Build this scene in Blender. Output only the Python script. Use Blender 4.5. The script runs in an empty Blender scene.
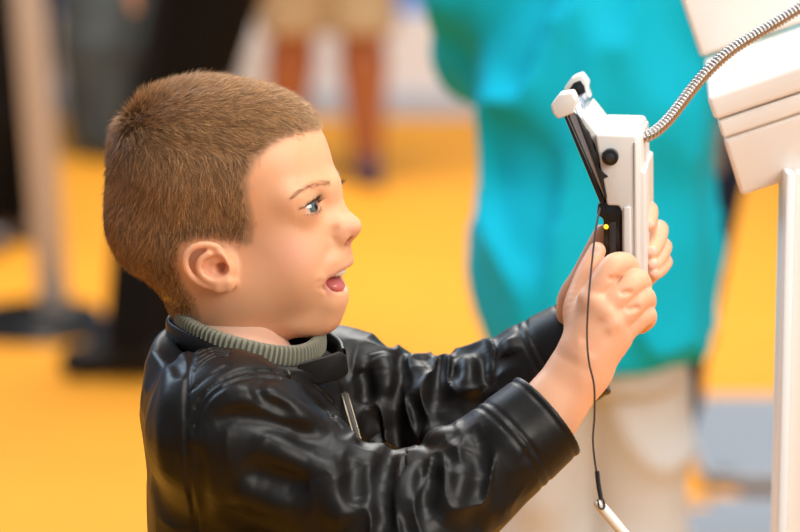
import bpy, bmesh, math, random
import numpy as np
from mathutils import Vector, Matrix
rng = np.random.default_rng(7)
random.seed(7)
SC = bpy.context.scene
COL = SC.collection
# ------------------------------------------------------------------ camera
FPX = 3000.0                 # focal length in pixels of an 800 px wide frame
CAM = np.array([0.0, 0.0, 1.5])
PIT = math.atan((266 + 304) / FPX)
cp, sp = math.cos(PIT), math.sin(PIT)
VR = np.array([1.0, 0, 0]); VU = np.array([0, sp, cp]); VF = np.array([0, cp, -sp])
S0 = 1300.0                  # pixels per metre at the boy
D0 = FPX / S0
cam_d = bpy.data.cameras.new('camera'); cam = bpy.data.objects.new('camera', cam_d); COL.objects.link(cam)
cam.location = CAM; cam.rotation_euler = (math.pi / 2 - PIT, 0, 0)
cam_d.sensor_width = 36.0; cam_d.lens = 36.0 * FPX / 800
cam_d.clip_start = 0.05; cam_d.clip_end = 100
cam_d.dof.use_dof = True; cam_d.dof.focus_distance = D0 - 0.04; cam_d.dof.aperture_fstop = 4.0
SC.camera = cam

def c2w(v):
    """camera aligned units (1/1300 m: right, up, away, origin on the optical axis at D0) -> world"""
    v = np.atleast_2d(np.asarray(v, float)) / S0
    return CAM + v[:, :1] * VR + v[:, 1:2] * VU + (v[:, 2:3] + D0) * VF
def Q(px, py, z=0.0):
    k = 1 + z / FPX
    return np.array([(px - 400) * k, (266 - py) * k, z])
def W(px, py, z=0.0): return c2w(Q(px, py, z))[0]
def at(px, py, Y):
    """world point seen at a pixel, at world distance Y"""
    d = VF + (px - 400) / FPX * VR - (py - 266) / FPX * VU
    return CAM + d * (Y / d[1])
def floor_y(py): return FPX * 1.5 / (py + 304)   # approx distance of floor seen at row

# ------------------------------------------------------------------ scene helpers
def link_mesh(name, me, mat=None, parent=None):
    o = bpy.data.objects.new(name, me); COL.objects.link(o)
    if mat is not None:
        for m in (mat if isinstance(mat, (list, tuple)) else [mat]): me.materials.append(m)
    if parent is not None: o.parent = parent; o.matrix_parent_inverse = parent_inv(parent)
    return o
def parent_inv(p):
    m = Matrix.LocRotScale(p.location, p.rotation_euler, p.scale)
    if p.parent is not None:
        m = parent_world(p.parent) @ p.matrix_parent_inverse @ m
    return m.inverted()
def parent_world(p): return parent_inv(p).inverted()
def mesh_np(name, V, Fq, mat=None, parent=None, cols=None, smooth=True):
    """V (n,3) world; Fq (m,3|4) faces"""
    V = np.asarray(V, np.float32); Fq = np.asarray(Fq, np.int32)
    me = bpy.data.meshes.new(name)
    m, k = Fq.shape
    me.vertices.add(len(V)); me.vertices.foreach_set('co', V.ravel())
    me.loops.add(m * k); me.loops.foreach_set('vertex_index', Fq.ravel())
    me.polygons.add(m)
    me.polygons.foreach_set('loop_start', np.arange(0, m * k, k, dtype=np.int32))
    me.polygons.foreach_set('use_smooth', np.full(m, smooth))
    me.update(calc_edges=True)
    if cols is not None:
        at_ = me.color_attributes.new('col', 'FLOAT_COLOR', 'POINT')
        c = np.ones((len(V), 4), np.float32); c[:, :3] = cols
        at_.data.foreach_set('color', c.ravel())
    return link_mesh(name, me, mat, parent)
def tag(o, label=None, cat=None, group=None, kind=None):
    if label: o['label'] = label
    if cat: o['category'] = cat
    if group: o['group'] = group
    if kind: o['kind'] = kind
    return o
def empty(name, loc, rz=0.0):
    o = bpy.data.objects.new(name, None); COL.objects.link(o)
    o.location = loc; o.rotation_euler = (0, 0, rz); o.empty_display_size = 0.05
    return o
def bm_obj(name, bm, mat=None, parent=None, smooth=False, bevel=0.0, seg=2, world=False):
    bmesh.ops.recalc_face_normals(bm, faces=bm.faces[:])
    if bevel > 0:
        es = [e for e in bm.edges if len(e.link_faces) == 2 and e.calc_face_angle(0) > 0.5]
        bmesh.ops.bevel(bm, geom=es, offset=bevel, segments=seg, profile=0.5, affect='EDGES', clamp_overlap=True)
    me = bpy.data.meshes.new(name); bm.to_mesh(me); bm.free()
    if smooth or bevel > 0:
        for p in me.polygons: p.use_smooth = True
        if bevel > 0 or smooth == 'auto':
            try: me.set_sharp_from_angle(angle=math.radians(35))
            except Exception: pass
    return link_mesh(name, me, mat, parent)
def box_bm(bm, c, size, M=None):
    r = bmesh.ops.create_cube(bm, size=1.0)
    for v in r['verts']:
        v.co = Vector((v.co.x * size[0], v.co.y * size[1], v.co.z * size[2]))
        if M is not None: v.co = M @ v.co
        v.co += Vector(c)
    return r['verts']
def prism_bm(bm, front, back):
    """two loops of world points (same count) -> closed solid"""
    f = [bm.verts.new(Vector(p)) for p in front]; b = [bm.verts.new(Vector(p)) for p in back]
    n = len(f)
    bm.faces.new(f); bm.faces.new(b[::-1])
    for i in range(n): bm.faces.new((f[i], b[i], b[(i + 1) % n], f[(i + 1) % n]))
def spline(pts, n):
    """Catmull-Rom through points (any dimension)"""
    P = np.asarray(pts, float); P = np.vstack([2 * P[0] - P[1], P, 2 * P[-1] - P[-2]])
    m = len(P) - 3; out = []
    for t in np.linspace(0, m - 1e-6, n):
        i = int(t); u = t - i; a, b, c, d = P[i:i + 4]
        out.append(.5 * ((2 * b) + (-a + c) * u + (2 * a - 5 * b + 4 * c - d) * u * u + (-a + 3 * b - 3 * c + d) * u ** 3))
    return np.array(out)
def tube_np(pts, rad, n=12, cap=True):
    """tube along points (world); rad scalar or array -> V, F quads"""
    P = np.asarray(pts, float); m = len(P); rad = np.broadcast_to(np.asarray(rad, float), (m,))
    T = np.gradient(P, axis=0); T /= np.linalg.norm(T, axis=1)[:, None] + 1e-12
    u = np.cross(T[0], [0.3, 0.2, 0.93]); u /= np.linalg.norm(u)
    V = []
    for i in range(m):
        u = u - T[i] * np.dot(u, T[i]); u /= np.linalg.norm(u) + 1e-12
        w = np.cross(T[i], u)
        a = np.linspace(0, 2 * np.pi, n, endpoint=False)
        V.append(P[i] + rad[i] * (np.cos(a)[:, None] * u + np.sin(a)[:, None] * w))
    V = np.vstack(V); F = []
    for i in range(m - 1):
        for j in range(n):
            F.append((i * n + j, i * n + (j + 1) % n, (i + 1) * n + (j + 1) % n, (i + 1) * n + j))
    F = np.array(F)
    if cap:
        V = np.vstack([V, P[0], P[-1]]); a, b = m * n, m * n + 1; e = (m - 1) * n
        F = np.vstack([F] + [[(a, (j + 1) % n, j, j)] for j in range(n)] + [[(b, e + j, e + (j + 1) % n, e + (j + 1) % n)] for j in range(n)])
    return V, F
def tube_obj(name, pts, rad, mat, parent=None, n=12):
    V, F = tube_np(pts, rad, n)
    bm = bmesh.new(); vs = [bm.verts.new(v) for v in V]
    for f in F:
        g = list(dict.fromkeys(int(i) for i in f))
        if len(g) > 2:
            try: bm.faces.new([vs[i] for i in g])
            except ValueError: pass
    return bm_obj(name, bm, mat, parent, smooth='auto')

# ------------------------------------------------------------------ signed distance sculpting
def ang(ax, d):
    d = math.radians(d); c, s = math.cos(d), math.sin(d)
    return {'x': np.array([[1, 0, 0], [0, c, -s], [0, s, c]]), 'y': np.array([[c, 0, s], [0, 1, 0], [-s, 0, c]]),
            'z': np.array([[c, -s, 0], [s, c, 0], [0, 0, 1]])}[ax]
def smin(a, b, k):
    if k <= 0: return np.minimum(a, b)
    h = np.maximum(k - np.abs(a - b), 0) / k
    return np.minimum(a, b) - h * h * k * .25
class Sdf:
    def __init__(s, lo, hi, h):
        s.lo = np.asarray(lo, float); s.h = h
        n = np.ceil((np.asarray(hi, float) - s.lo) / h).astype(int) + 1
        s.n = n; s.F = np.full(n, 60.0, np.float32)
        s.ax = [(s.lo[i] + h * np.arange(n[i])).astype(np.float32) for i in range(3)]
    def sub(s, lo, hi):
        i0 = np.clip(np.floor((np.asarray(lo) - s.lo) / s.h).astype(int), 0, s.n)
        i1 = np.clip(np.ceil((np.asarray(hi) - s.lo) / s.h).astype(int) + 1, 0, s.n)
        sl = tuple(slice(a, b) for a, b in zip(i0, i1))
        return sl, s.ax[0][sl[0]][:, None, None], s.ax[1][sl[1]][None, :, None], s.ax[2][sl[2]][None, None, :]
    def apply(s, fn, lo, hi, k, mode):
        pad = k + 4 * s.h + 6
        sl, X, Y, Z = s.sub(np.asarray(lo) - pad, np.asarray(hi) + pad)
        if min(x.stop - x.start for x in sl) <= 0: return
        d = fn(X, Y, Z).astype(np.float32); A = s.F[sl]
        if mode == '+': s.F[sl] = smin(A, d, k)
        elif mode == '-': s.F[sl] = -smin(-A, d, k)
        elif mode == '&': s.F[sl] = -smin(-A, -d, k)
        elif mode == 'd': s.F[sl] = A - d
    def ell(s, c, r, k=8, R=None, mode='+'):
        c = np.asarray(c, float); r = np.asarray(r, float); rm = r.max()
        def fn(X, Y, Z):
            x, y, z = X - c[0], Y - c[1], Z - c[2]
            if R is not None: x, y, z = (R[0, i] * x + R[1, i] * y + R[2, i] * z for i in range(3))
            k0 = np.sqrt((x / r[0]) ** 2 + (y / r[1]) ** 2 + (z / r[2]) ** 2)
            k1 = np.sqrt((x / r[0] ** 2) ** 2 + (y / r[1] ** 2) ** 2 + (z / r[2] ** 2) ** 2) + 1e-9
            return k0 * (k0 - 1) / k1
        s.apply(fn, c - rm, c + rm, k, mode)
    def cap(s, a, b, ra, rb, k=8, mode='+', flat=None):
        """tapered capsule; flat=(axis, factor) squashes along an axis about the segment"""
        a = np.asarray(a, float); b = np.asarray(b, float); ab = b - a; L = float(ab @ ab) + 1e-9; rm = max(ra, rb)
        def fn(X, Y, Z):
            x, y, z = X - a[0], Y - a[1], Z - a[2]
            t = np.clip((x * ab[0] + y * ab[1] + z * ab[2]) / L, 0, 1)
            px, py, pz = x - t * ab[0], y - t * ab[1], z - t * ab[2]
            if flat is not None:
                n, f = flat; q = px * n[0] + py * n[1] + pz * n[2]
                px, py, pz = px + n[0] * q * (f - 1), py + n[1] * q * (f - 1), pz + n[2] * q * (f - 1)
            return np.sqrt(px * px + py * py + pz * pz) - (ra + t * (rb - ra))
        s.apply(fn, np.minimum(a, b) - rm, np.maximum(a, b) + rm, k, mode)
    def chain(s, pts, rad, k=6, mode='+', kj=None, flat=None):
        """polyline of capsules with inner joint blend, then one union with the field"""
        P = np.asarray(pts, float); R = np.broadcast_to(np.asarray(rad, float), (len(P),)); rm = R.max()
        kj = k if kj is None else kj
        def fn(X, Y, Z):
            d = None
            for i in range(len(P) - 1):
                a, ab = P[i], P[i + 1] - P[i]; L = float(ab @ ab) + 1e-9
                x, y, z = X - a[0], Y - a[1], Z - a[2]
                t = np.clip((x * ab[0] + y * ab[1] + z * ab[2]) / L, 0, 1)
                px, py, pz = x - t * ab[0], y - t * ab[1], z - t * ab[2]
                if flat is not None:
                    n, f = flat; q = px * n[0] + py * n[1] + pz * n[2]
                    px, py, pz = px + n[0] * q * (f - 1), py + n[1] * q * (f - 1), pz + n[2] * q * (f - 1)
                e = np.sqrt(px * px + py * py + pz * pz) - (R[i] + t * (R[i + 1] - R[i]))
                d = e if d is None else np.minimum(d, e)
            return d
        s.apply(fn, P.min(0) - rm, P.max(0) + rm, k, mode)
    def plane_cut(s, p, n, lo, hi, k=1):
        """keep the side where (x-p).n < 0 inside the box"""
        n = np.asarray(n, float) / np.linalg.norm(n); p = np.asarray(p, float)
        s.apply(lambda X, Y, Z: (X - p[0]) * n[0] + (Y - p[1]) * n[1] + (Z - p[2]) * n[2], lo, hi, k, '&')
    def curve_dist(s, P, X, Y, Z):
        d = None
        for i in range(len(P) - 1):
            a, ab = P[i], P[i + 1] - P[i]; L = float(ab @ ab) + 1e-9
            x, y, z = X - a[0], Y - a[1], Z - a[2]
            t = np.clip((x * ab[0] + y * ab[1] + z * ab[2]) / L, 0, 1)
            e = (x - t * ab[0]) ** 2 + (y - t * ab[1]) ** 2 + (z - t * ab[2]) ** 2
            d = e if d is None else np.minimum(d, e)
        return np.sqrt(d)
    def fold(s, P, amp, w, taper=True, off=0.0):
        """raise (amp>0) or sink the surface along a 3D curve with a gaussian profile"""
        P = np.asarray(P, float)
        if len(P) < 2: return
        amps = np.full(len(P), amp, float)
        if taper and len(P) > 3:
            t = np.arange(len(P)) / (len(P) - 1); amps *= sstep(0, .3, np.minimum(t, 1 - t))
        def fn(X, Y, Z):
            best = None; am = None
            for i in range(len(P) - 1):
                a, ab = P[i], P[i + 1] - P[i]; L = float(ab @ ab) + 1e-9
                x, y, z = X - a[0], Y - a[1], Z - a[2]
                t = np.clip((x * ab[0] + y * ab[1] + z * ab[2]) / L, 0, 1)
                e = (x - t * ab[0]) ** 2 + (y - t * ab[1]) ** 2 + (z - t * ab[2]) ** 2
                ai = amps[i] + t * (amps[i + 1] - amps[i])
                if best is None: best, am = e, ai
                else:
                    m = e < best; best = np.where(m, e, best); am = np.where(m, ai, am)
            return am * np.exp(-best / (w * w))
        s.apply(fn, P.min(0) - 2.2 * w, P.max(0) + 2.2 * w, 0, 'd')
    def sample(s, p):
        i = np.clip(((np.atleast_2d(p) - s.lo) / s.h), 0, s.n - 1.001); j = i.astype(int); f = i - j; out = 0
        for dx in (0, 1):
            for dy in (0, 1):
                for dz in (0, 1):
                    w = (f[:, 0] if dx else 1 - f[:, 0]) * (f[:, 1] if dy else 1 - f[:, 1]) * (f[:, 2] if dz else 1 - f[:, 2])
                    out = out + w * s.F[j[:, 0] + dx, j[:, 1] + dy, j[:, 2] + dz]
        return out
    def front(s, px, py):
        """first surface point seen at a pixel (camera aligned grids only), or None"""
        zs = np.arange(s.lo[2], s.lo[2] + s.h * (s.n[2] - 1), s.h)
        P = np.array([Q(px, py, z) for z in zs]); ok = np.all((P >= s.lo) & (P <= s.lo + s.h * (s.n - 1)), axis=1)
        v = np.where(ok, s.sample(P), 9.0); k = np.argmax(v < 0)
        return P[k] if v[k] < 0 else None
    def pfold(s, pix, amp, w, n=14, taper=True):
        P = [s.front(x, y) for x, y in spline(pix, n)]
        P = [p for p in P if p is not None]
        if len(P) > 1: s.fold(P, amp, w, taper)
    def mesh(s):
        F = s.F; n = s.n; neg = F < 0
        # cells with a sign change
        c = [neg[i:n[0] - 1 + i, j:n[1] - 1 + j, k:n[2] - 1 + k] for i in (0, 1) for j in (0, 1) for k in (0, 1)]
        anyn = np.logical_or.reduce(c); alln = np.logical_and.reduce(c)
        act = anyn & ~alln; idx = np.argwhere(act)
        cid = np.full(act.shape, -1, np.int64); cid[act] = np.arange(len(idx))
        acc = np.zeros((len(idx), 3)); cnt = np.zeros(len(idx))
        off = [(i, j, k) for i in (0, 1) for j in (0, 1) for k in (0, 1)]
        for a in range(8):
            for b in range(a + 1, 8):
                oa, ob = np.array(off[a]), np.array(off[b])
                if np.abs(oa - ob).sum() != 1: continue
                fa = F[idx[:, 0] + oa[0], idx[:, 1] + oa[1], idx[:, 2] + oa[2]]; fb = F[idx[:, 0] + ob[0], idx[:, 1] + ob[1], idx[:, 2] + ob[2]]
                m = (fa < 0) != (fb < 0); t = np.where(m, fa / np.where(m, fa - fb, 1), 0)
                acc += np.where(m[:, None], oa + t[:, None] * (ob - oa), 0); cnt += m
        V = s.lo + s.h * (idx + acc / cnt[:, None])
        quads = []
        for ax in range(3):
            sh = [slice(None)] * 3; a0 = list(sh); a1 = list(sh); a0[ax] = slice(0, -1); a1[ax] = slice(1, None)
            e0, e1 = neg[tuple(a0)], neg[tuple(a1)]; E = np.argwhere(e0 != e1)
            u, v = (ax + 1) % 3, (ax + 2) % 3
            ok = (E[:, u] > 0) & (E[:, v] > 0) & (E[:, u] < n[u] - 1) & (E[:, v] < n[v] - 1); E = E[ok]
            ins = e0[E[:, 0], E[:, 1], E[:, 2]]
            def g(du, dv):
                q = E.copy(); q[:, u] -= du; q[:, v] -= dv
                return cid[q[:, 0], q[:, 1], q[:, 2]]
            q = np.stack([g(1, 1), g(0, 1), g(0, 0), g(1, 0)], 1)
            q[~ins] = q[~ins][:, ::-1]; quads.append(q)
        return V, np.vstack(quads).astype(np.int32)
def smooth_np(V, Fq, it=2, lam=.5):
    E = np.vstack([Fq[:, [0, 1]], Fq[:, [1, 2]], Fq[:, [2, 3]], Fq[:, [3, 0]]]); E = np.vstack([E, E[:, ::-1]])
    V = V.copy(); deg = np.bincount(E[:, 0], minlength=len(V)).astype(float)
    for _ in range(it):
        S = np.stack([np.bincount(E[:, 0], weights=V[E[:, 1], i], minlength=len(V)) for i in range(3)], 1)
        V += lam * (S / np.maximum(deg, 1)[:, None] - V)
    return V
def vnormals(V, Fq):
    a = V[Fq[:, 2]] - V[Fq[:, 0]]; b = V[Fq[:, 3]] - V[Fq[:, 1]]; fn = np.cross(a, b)
    N = np.zeros_like(V)
    for i in range(4): np.add.at(N, Fq[:, i], fn)
    return N / (np.linalg.norm(N, axis=1)[:, None] + 1e-12)
def join(parts):
    V, F, C, o = [], [], [], 0
    for v, f, c in parts:
        V.append(v); F.append(f + o); C.append(np.broadcast_to(np.asarray(c, float), (len(v), 3))); o += len(v)
    return np.vstack(V), np.vstack(F), np.vstack(C)
def inpoly(x, y, poly):
    r = np.zeros(x.shape, bool); n = len(poly); j = n - 1
    for i in range(n):
        xi, yi = poly[i]; xj, yj = poly[j]
        r ^= ((yi > y) != (yj > y)) & (x < (xj - xi) * (y - yi) / ((yj - yi) or 1e-9) + xi); j = i
    return r
def sstep(a, b, x):
    t = np.clip((x - a) / (b - a), 0, 1); return t * t * (3 - 2 * t)

# ------------------------------------------------------------------ materials
def mat(name, col=(.5, .5, .5), rough=.5, metal=0.0, spec=.5, attr=False, sss=0.0, sssr=(1, .35, .2), sscale=.004, coat=0.0, bump=None,
        noise=None, sheen=0.0, emit=None):
    """bump=(scale,strength,dist) noise=(scale, colour2, contrast)"""
    m = bpy.data.materials.new(name); m.use_nodes = True; nt = m.node_tree; b = nt.nodes['Principled BSDF']
    b.inputs['Base Color'].default_value = (*col, 1); b.inputs['Roughness'].default_value = rough
    b.inputs['Metallic'].default_value = metal; b.inputs['Specular IOR Level'].default_value = spec
    if coat: b.inputs['Coat Weight'].default_value = coat; b.inputs['Coat Roughness'].default_value = .12
    if sheen: b.inputs['Sheen Weight'].default_value = sheen; b.inputs['Sheen Roughness'].default_value = .4
    if sss:
        b.inputs['Subsurface Weight'].default_value = sss; b.inputs['Subsurface Radius'].default_value = sssr
        b.inputs['Subsurface Scale'].default_value = sscale
    if emit: b.inputs['Emission Color'].default_value = (*emit[0], 1); b.inputs['Emission Strength'].default_value = emit[1]
    src = None
    if attr:
        a = nt.nodes.new('ShaderNodeVertexColor'); a.layer_name = 'col'; src = a.outputs['Color']
    tc = None
    if noise or bump: tc = nt.nodes.new('ShaderNodeTexCoord')
    if noise:
        t = nt.nodes.new('ShaderNodeTexNoise'); t.inputs['Scale'].default_value = noise[0]; t.inputs['Detail'].default_value = 6
        nt.links.new(tc.outputs['Object'], t.inputs['Vector'])
        r = nt.nodes.new('ShaderNodeMapRange'); r.inputs['From Min'].default_value = .5 - noise[2]; r.inputs['From Max'].default_value = .5 + noise[2]
        nt.links.new(t.outputs['Fac'], r.inputs['Value'])
        x = nt.nodes.new('ShaderNodeMix'); x.data_type = 'RGBA'; x.inputs['B'].default_value = (*noise[1], 1); x.inputs['A'].default_value = (*col, 1)
        nt.links.new(r.outputs['Result'], x.inputs['Factor'])
        if src is not None: nt.links.new(src, x.inputs['A']); x.blend_type = 'MULTIPLY'
        src = x.outputs['Result']
    if src is not None: nt.links.new(src, b.inputs['Base Color'])
    if bump:
        t = nt.nodes.new('ShaderNodeTexNoise'); t.inputs['Scale'].default_value = bump[0]; t.inputs['Detail'].default_value = 8
        nt.links.new(tc.outputs['Object'], t.inputs['Vector'])
        bp = nt.nodes.new('ShaderNodeBump'); bp.inputs['Strength'].default_value = bump[1]; bp.inputs['Distance'].default_value = bump[2]
        nt.links.new(t.outputs['Fac'], bp.inputs['Height']); nt.links.new(bp.outputs['Normal'], b.inputs['Normal'])
    return m
M_skin = mat('skin', attr=True, rough=.45, spec=.35, sss=.35, sssr=(1, .36, .2), sscale=.006, bump=(420, .08, .001))
M_hair = mat('hair', attr=True, rough=.42, spec=.4)
M_eye = mat('eyeball', attr=True, rough=.05, spec=.6, coat=1.0)
M_tooth = mat('tooth', (.85, .80, .70), .2, sss=.2, sscale=.002)
M_tongue = mat('tongue', (.62, .17, .16), .25, spec=.6, sss=.3, sscale=.004)
# ------------------------------------------------------------------ boy: head (local frame a forward, b up, c away from camera)
PSI = math.radians(15.0); cy_, sy_ = math.cos(PSI), math.sin(PSI)
HA = np.array([cy_, -sy_ * sp, -sy_ * cp]); HB = np.array([0, cp, -sp]); HC = np.array([sy_, cy_ * sp, cy_ * cp])
HM = np.stack([HA, HB, HC], 1)                      # local -> camera aligned
HO = Q(220, 200, 0)
def h2v(p): return HO + np.atleast_2d(p) @ HM.T
def L(px, py, c=0.0):
    X, Y = px - 400, 266 - py; z0 = HO[2] + c * HC[2]
    m = np.array([[HA[0] - X * HA[2] / FPX, HB[0] - X * HB[2] / FPX], [HA[1] - Y * HA[2] / FPX, HB[1] - Y * HB[2] / FPX]])
    r = np.array([X * (1 + z0 / FPX) - HO[0] - c * HC[0], Y * (1 + z0 / FPX) - HO[1] - c * HC[1]])
    a, b = np.linalg.solve(m, r)
    return np.array([a, b, c])
def Ls(pts): return np.array([L(*p) for p in pts])
def mir(p): p = np.array(p, float); p[..., 2] *= -1; return p

TILT = math.radians(15)                             # face looks up
fwd = np.array([math.cos(TILT), math.sin(TILT), 0]); upv = np.array([-math.sin(TILT), math.cos(TILT), 0])
RT = ang('z', 15)
HH = 1.3
H = Sdf((-125, -165, -112), (165, 140, 112), HH)
H.ell(L(207, 168), (98, 88, 84), 0)
H.ell(L(262, 167), (69, 70, 70), 30)
H.ell(L(156, 222), (45, 52, 62), 30)
H.ell(L(208, 240), (62, 62, 70), 30)                # temporal bone / mastoid
H.ell(L(285, 230), (55, 70, 60), 30)                # face core
H.ell(L(300, 262), (45, 40, 40), 24)                # maxilla
H.ell(L(290, 284), (49, 46, 45), 26)                # mandible
H.ell(L(325, 311), (18, 21, 20), 18); H.ell(L(296, 318), (32, 17, 34), 16)                # chin
for sgn in (-1, 1):
    H.ell(L(285, 258, 0) + [0, 0, sgn * 34], (40, 36, 28), 24)      # cheeks
    H.ell(L(246, 283, 0) + [0, 0, sgn * 44], (40, 36, 28), 28)      # jaw angle
    H.chain([L(326, 186) + [0, 0, sgn * 10], L(320, 189) + [0, 0, sgn * 32], L(305, 192) + [0, 0, sgn * 50]], [4, 6, 7], 22)   # brow ridge
H.cap(L(212, 250), L(240, 390), 52, 54, 26)         # neck
# eye sockets
EC = {}
for sgn in (-1, 1):
    e = L(302.5, 209.0, -35); e[2] = sgn * 35; EC[sgn] = e
    H.ell(e + 19 * fwd + np.array([0, 0, sgn * 7]), (10, 11, 15), 16, RT, '-')
    H.ell(e + [0, 0, 0], (16.8, 16.8, 17.5), 9)
    H.chain([e + 9 * fwd + 14.5 * upv + [0, 0, sgn * 2], e + 3 * fwd + 14 * upv + [0, 0, sgn * 15]], [2.6, 2.6], 10)   # upper lid fold
# nose
H.chain([L(329, 186), L(334, 203), L(343.5, 217), L(350.0, 225.5)], [7, 7, 7.5, 9], 15)
H.ell(L(350.8, 227.4), (9.2, 8.6, 9.2), 8)
H.chain([L(349, 234), L(344, 245)], [5.5, 5], 6)
for sgn in (-1, 1):
    H.ell(L(342, 236.0) + [0, 0, sgn * 11.5], (8.8, 7.2, 5.6), 5)
    H.ell(L(335, 225) + [0, 0, sgn * 11], (15, 11, 8), 14)
    H.ell(L(348.5, 240.5) + [0, 0, sgn * 8.2], (7.5, 4.6, 4.6), 2, ang('z', 32), '-')
# muzzle above the lip and lips
H.ell(L(333, 258), (17, 14, 24), 14)
H.ell(L(333, 297), (12, 12, 22), 12)
up_l = np.array([L(322, 281.0, -30), L(331, 274.0, -25), L(340, 267.5, -16), L(346.5, 263.8, -6), L(348.2, 262.6, 0)])
lo_l = np.array([L(322, 281.5, -30), L(327.5, 290, -25), L(334.5, 294.8, -16), L(340, 295.2, -6), L(341.2, 295.0, 0)])
sym = lambda P: np.vstack([P, mir(P[:-1])[::-1]])
# open mouth
H.ell(L(342, 279), (19, 12, 40), 3, ang('z', 22), '-')
H.ell(L(325, 281), (22, 10.0, 26), 3, ang('z', 18), '-')
H.chain(spline(sym(up_l), 17), [2.0] * 2 + [2.8] * 2 + [3.2] * 9 + [2.8] * 2 + [2.0] * 2, 3.5)
H.chain(spline(sym(lo_l), 17), [2.0] * 2 + [2.4] * 2 + [3.1] * 9 + [2.4] * 2 + [2.0] * 2, 4)
for sgn in (-1, 1):                                  # smile crease
    c = [L(333, 243, -22), L(322, 261, -33), L(315, 279, -38)]; c = np.array(c); c[:, 2] = sgn * np.abs(c[:, 2])
    H.fold(spline(c, 14), -2.0, 8)
    c = np.array([L(317, 283, -34), L(316, 291, -36)]); c[:, 2] = sgn * np.abs(c[:, 2]); H.fold(spline(c, 8), -1.5, 5)
def head_front(px, py):
    cs = np.arange(-105, 60, 1.0); P = np.array([L(px, py, c) for c in cs]); v = H.sample(P); k = int(np.argmax(v < 0)); return P[k]
for sgn in (-1, 1):
    c = np.array([head_front(*p) for p in spline([(340, 225.5), (333.5, 230.5), (331, 237), (334, 243.5)], 12)])
    H.fold(mir(c) if sgn > 0 else c, -1.2, 3.2)
    c = np.array([head_front(*p) for p in spline([(315, 283), (319, 282), (324, 280.5)], 6)])
    H.fold(mir(c) if sgn > 0 else c, -.9, 2.6)
# ears
def pe(px, py, c): return L(px, py, c)
ear_rim = [(224, 256, -78), (220, 249.5, -83), (212, 245.5, -88), (202, 245, -92), (192.5, 248, -95), (186, 255, -97), (185, 264, -97), (188.5, 273, -95.5),
           (196, 280.5, -93), (206, 285.5, -90), (217, 288.5, -88)]
anti = [(228, 281, -86), (215, 282, -90), (204, 277.5, -93), (198.5, 269, -94.5), (200.5, 260, -94), (208, 254, -91)]
for sgn in (-1, 1):
    f = (lambda P: np.array(P)) if sgn < 0 else mir
    H.ell(f(L(209, 266, -82)), (24, 22, 8), 3, ang('y', sgn * -14))
    H.ell(f(L(222, 268, -72)), (13, 20, 10), 8)
    H.ell(f(L(213, 267.5, -95)), (15, 15, 10), 3, None, '-')
    H.ell(f(L(221, 269, -88)), (8, 6.5, 15), 2, None, '-')
    H.chain(f(spline(Ls(ear_rim), 24)), [3.2] * 3 + [3.7] * 21, 2.5)
    H.chain(f(spline(Ls(anti), 14)), [4.2] * 3 + [3.6] * 11, 4)
    H.chain(f(Ls([(224, 257, -80), (214, 262, -84)])), [3, 2.4], 3)            # crus
    H.ell(f(L(230.0, 270, -79)), (4.5, 7, 5.5), 6)                             # tragus
    H.chain(f(Ls([(219, 287, -87), (227, 286.0, -83), (231.5, 283.0, -78)])), [5.4, 6.6, 5], 6)   # lobe
    H.chain(f(spline(Ls([(214, 249.8, -97), (203, 249.5, -99), (193, 255.5, -101.5), (191, 264, -102), (195, 273, -101), (204, 280.5, -98)]), 12)), [1.5] * 12, 2.5, '-')
# eye openings
def eye_open(e, sgn):
    lat = np.array([0, 0, sgn])
    def fn(X, Y, Z):
        x, y, z = X - e[0], Y - e[1], Z - e[2]
        f = x * fwd[0] + y * fwd[1]; u = x * upv[0] + y * upv[1]; l = z * sgn
        r = np.sqrt(f * f + u * u + l * l) + 1e-6
        phi = np.degrees(np.arctan2(l, f)) - 14; the = np.degrees(np.arcsin(u / r)) - 1 + .06 * phi
        q = np.clip(phi / np.where(phi < 0, 42, 76), -1.3, 1.3); ho = 18 * (1 - q * q); lo = 18 * (1 - q * q)
        d = np.where(the > 0, the - ho, -the - lo) * np.pi / 180 * r
        return np.maximum(d, 9 - f)
    H.apply(fn, e - 14 + np.minimum(0, 20 * fwd), e + 14 + np.maximum(0, 16 * fwd), .8, '-')
for sgn in (-1, 1): eye_open(EC[sgn], sgn)
HV, HF = H.mesh(); HV = smooth_np(HV, HF, 2, .4)
HN = vnormals(HV, HF)

def head_px(P):
    """local -> photo pixel"""
    v = h2v(P); k = 1 + v[:, 2] / FPX
    return v[:, 0] / k + 400, 266 - v[:, 1] / k
# hair region as an outline on the near side of the head, mirrored to the far side
HAIRP = [(331, 124), (322, 128.5), (305, 131), (288, 137), (270, 147), (257, 161), (249, 178), (249, 195), (252.5, 212), (254, 226), (252, 243), (246, 246), (238, 242),
         (226, 240), (212, 238), (196, 238), (180, 246), (177, 262), (181, 278), (188, 290), (194, 300), (200, 318), (150, 322), (60, 330), (60, 30), (345, 30)]
def near(P): P = np.array(P); P[:, 2] = -np.abs(P[:, 2]); return P
def poly_dist(x, y, poly):
    d = np.full(x.shape, 1e9); n = len(poly)
    for i in range(n):
        a = np.array(poly[i]); b = np.array(poly[(i + 1) % n]); ab = b - a
        t = np.clip(((x - a[0]) * ab[0] + (y - a[1]) * ab[1]) / (ab @ ab), 0, 1)
        d = np.minimum(d, np.hypot(x - a[0] - t * ab[0], y - a[1] - t * ab[1]))
    return np.where(inpoly(x, y, poly), d, -d)
def hair_mask(P):
    x, y = head_px(near(P)); d = poly_dist(x, y, HAIRP)
    c = np.abs(P[:, 2])
    # ear pinna is bare
    onear = (x > 180) & (x < 242) & (y > 239) & (y < 297) & (c > 78)
    # midline hairline on the forehead bulges a little forward
    return np.where(onear, -9, d)
hd = hair_mask(HV)
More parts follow.
